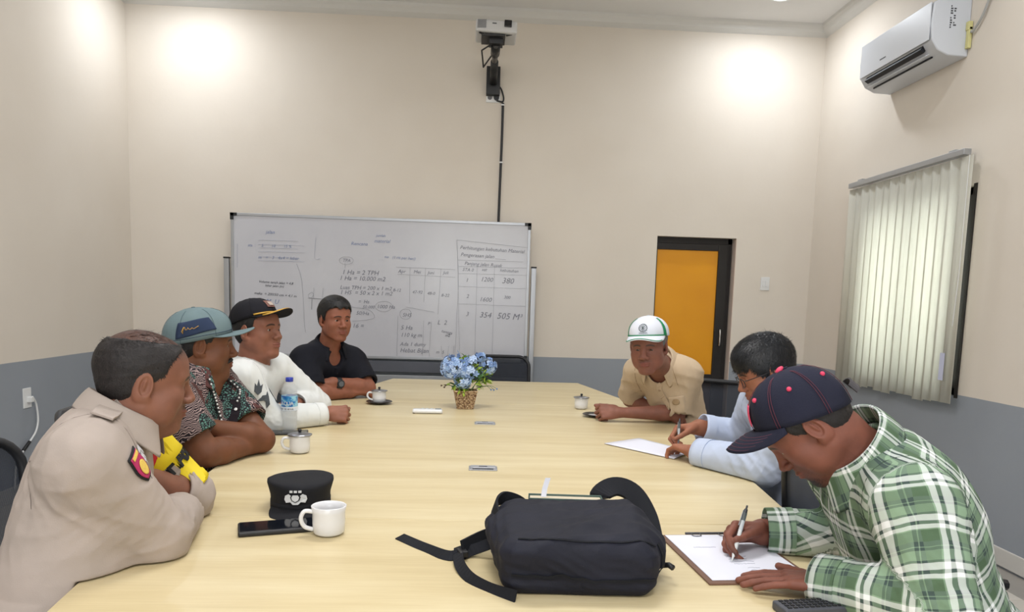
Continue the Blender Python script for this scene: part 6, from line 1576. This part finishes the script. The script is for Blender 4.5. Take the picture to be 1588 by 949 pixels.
W = W+nn*(((.008)*sinfold(W, 77, 14, np.array([1., 0, 0]))+.004*sinfold(W, 78, 30))*up_m)[:, None]; W[:, 2] = np.maximum(W[:, 2], TZ+.0005)
bb_ = np.array([.22, 1.52, TZ]); np_mesh('bag_body', W-bb_, Q, BGM, bg)
def L2(px, py, z): return atZ(px, py, z)-V(.22, 1.52, TZ)
# flap seam lines
def bag_strip(pts, w, nm, m=None, off=.002, th=.0015):
    so = bg.children[0]; out = []; ws = []
    for q in spline(pts, 5): ok, loc, nr, _ = so.closest_point_on_mesh(q); out.append(loc+nr*off); ws.append(nr)
    wv = [((out[min(i+1, len(out)-1)]-out[max(i-1, 0)]).normalized().cross(ws[i])).normalized()*w for i in range(len(out))]
    return MB().ribbon(out, wv, th).build(nm, m or BGM2, bg)
bag_strip([V(-.13, -.13, .115), V(-.04, -.14, .112), V(.07, -.14, .106), V(.15, -.12, .10)], .004, 'flap_seam')
bag_strip([V(-.15, -.17, .040), V(-.05, -.19, .036), V(.06, -.19, .036), V(.15, -.16, .036)], .005, 'panel_seam')
bag_strip([V(.165, -.10, .10), V(.172, -.10, .06), V(.17, -.10, .02)], .012, 'side_piping')
# book inside
bk = thing('book', 'book with dark green cover sticking out of the black bag', 'book', (.215, 1.622, TZ+.118), math.radians(-3))
MB().bb((-.085, -.012, -.05), (.075, .012, .012)).build('pages', mat('page_edges', (196, 186, 164), .8, var=.08, scale=60), bk, bev=.001)
MB().bb((-.088, .012, -.055), (.078, .0155, .016)).bb((-.088, -.0155, -.055), (.078, -.012, .013)).bb((.075, -.0155, -.055), (.079, .0155, .014)).build('book_cover', mat('green_cover', (62, 84, 78), .5), bk, bev=.001)
MB().ribbon([V(-.055, .0, -.0), V(-.052, .004, .03), V(-.045, .006, .055)], V(.012, 0, 0), .0008).build('paper_bookmark', PAP, bk)
# straps
def strap(P, w, nm, th=.003, wv=None): return MB().ribbon(spline(P, 6), wv if wv is not None else V(0, 0, w), th).build(nm, BGM2, bg)
o_ = V(.22, 1.52, TZ)
def strap2(P, w, nm, up0, up1, th=.0035):
    S_ = spline(P, 6); n = len(S_); wl = []
    for i, q in enumerate(S_):
        d = (S_[min(i+1, n-1)]-S_[max(i-1, 0)]).normalized(); u = (V(up0)*(1-i/(n-1))+V(up1)*(i/(n-1))); u = (u-d*u.dot(d)).normalized()*w; wl.append(u)
    return MB().ribbon(S_, wl, th).build(nm, BGM2, bg)
strap2([L2(620, 832, TZ+.004), L2(660, 850, TZ+.004), L2(698, 862, TZ+.008), L2(735, 852, TZ+.016), L2(772, 838, TZ+.04)], .026, 'strap_end', (.3, .9, .2), (0, .5, .8))
strap2([L2(718, 852, TZ+.02), L2(745, 838, TZ+.024), L2(775, 826, TZ+.03), L2(800, 815, TZ+.05)], .040, 'padded_strap', (0, .4, .9), (0, .3, .9), .007)
strap2([L2(712, 848, TZ+.016), L2(712, 872, TZ+.012), L2(728, 895, TZ+.008), L2(760, 913, TZ+.006), L2(800, 925, TZ+.01)], .024, 'lower_strap', (1, 0, .4), (0, .5, .9))
MB().box(L2(717, 857, TZ+.014), (.02, .03, .014), Matrix.Rotation(.3, 3, 'Z')).build('buckle', BLACKP, bg, bev=.003)
strap2([V(-.165, .02, .10), V(-.17, .07, .118), V(-.15, .12, .122), V(-.115, .135, .11), V(-.09, .12, .09)], .03, 'grab_strap', (.3, 0, .9), (.3, .2, .9), .005)
strap2([V(.06, .11, .09), V(.075, .145, .125), V(.115, .165, .142), V(.155, .155, .13), V(.178, .11, .09), V(.18, .05, .05)], .05, 'shoulder_strap', (.1, .8, .5), (.9, .2, .3), .008)
MB().tube([V(.175, -.05, .03), V(.19, -.06, .035), V(.197, -.07, .032)], .006, 6).build('zip_pull', BLACKP, bg, smooth=True)
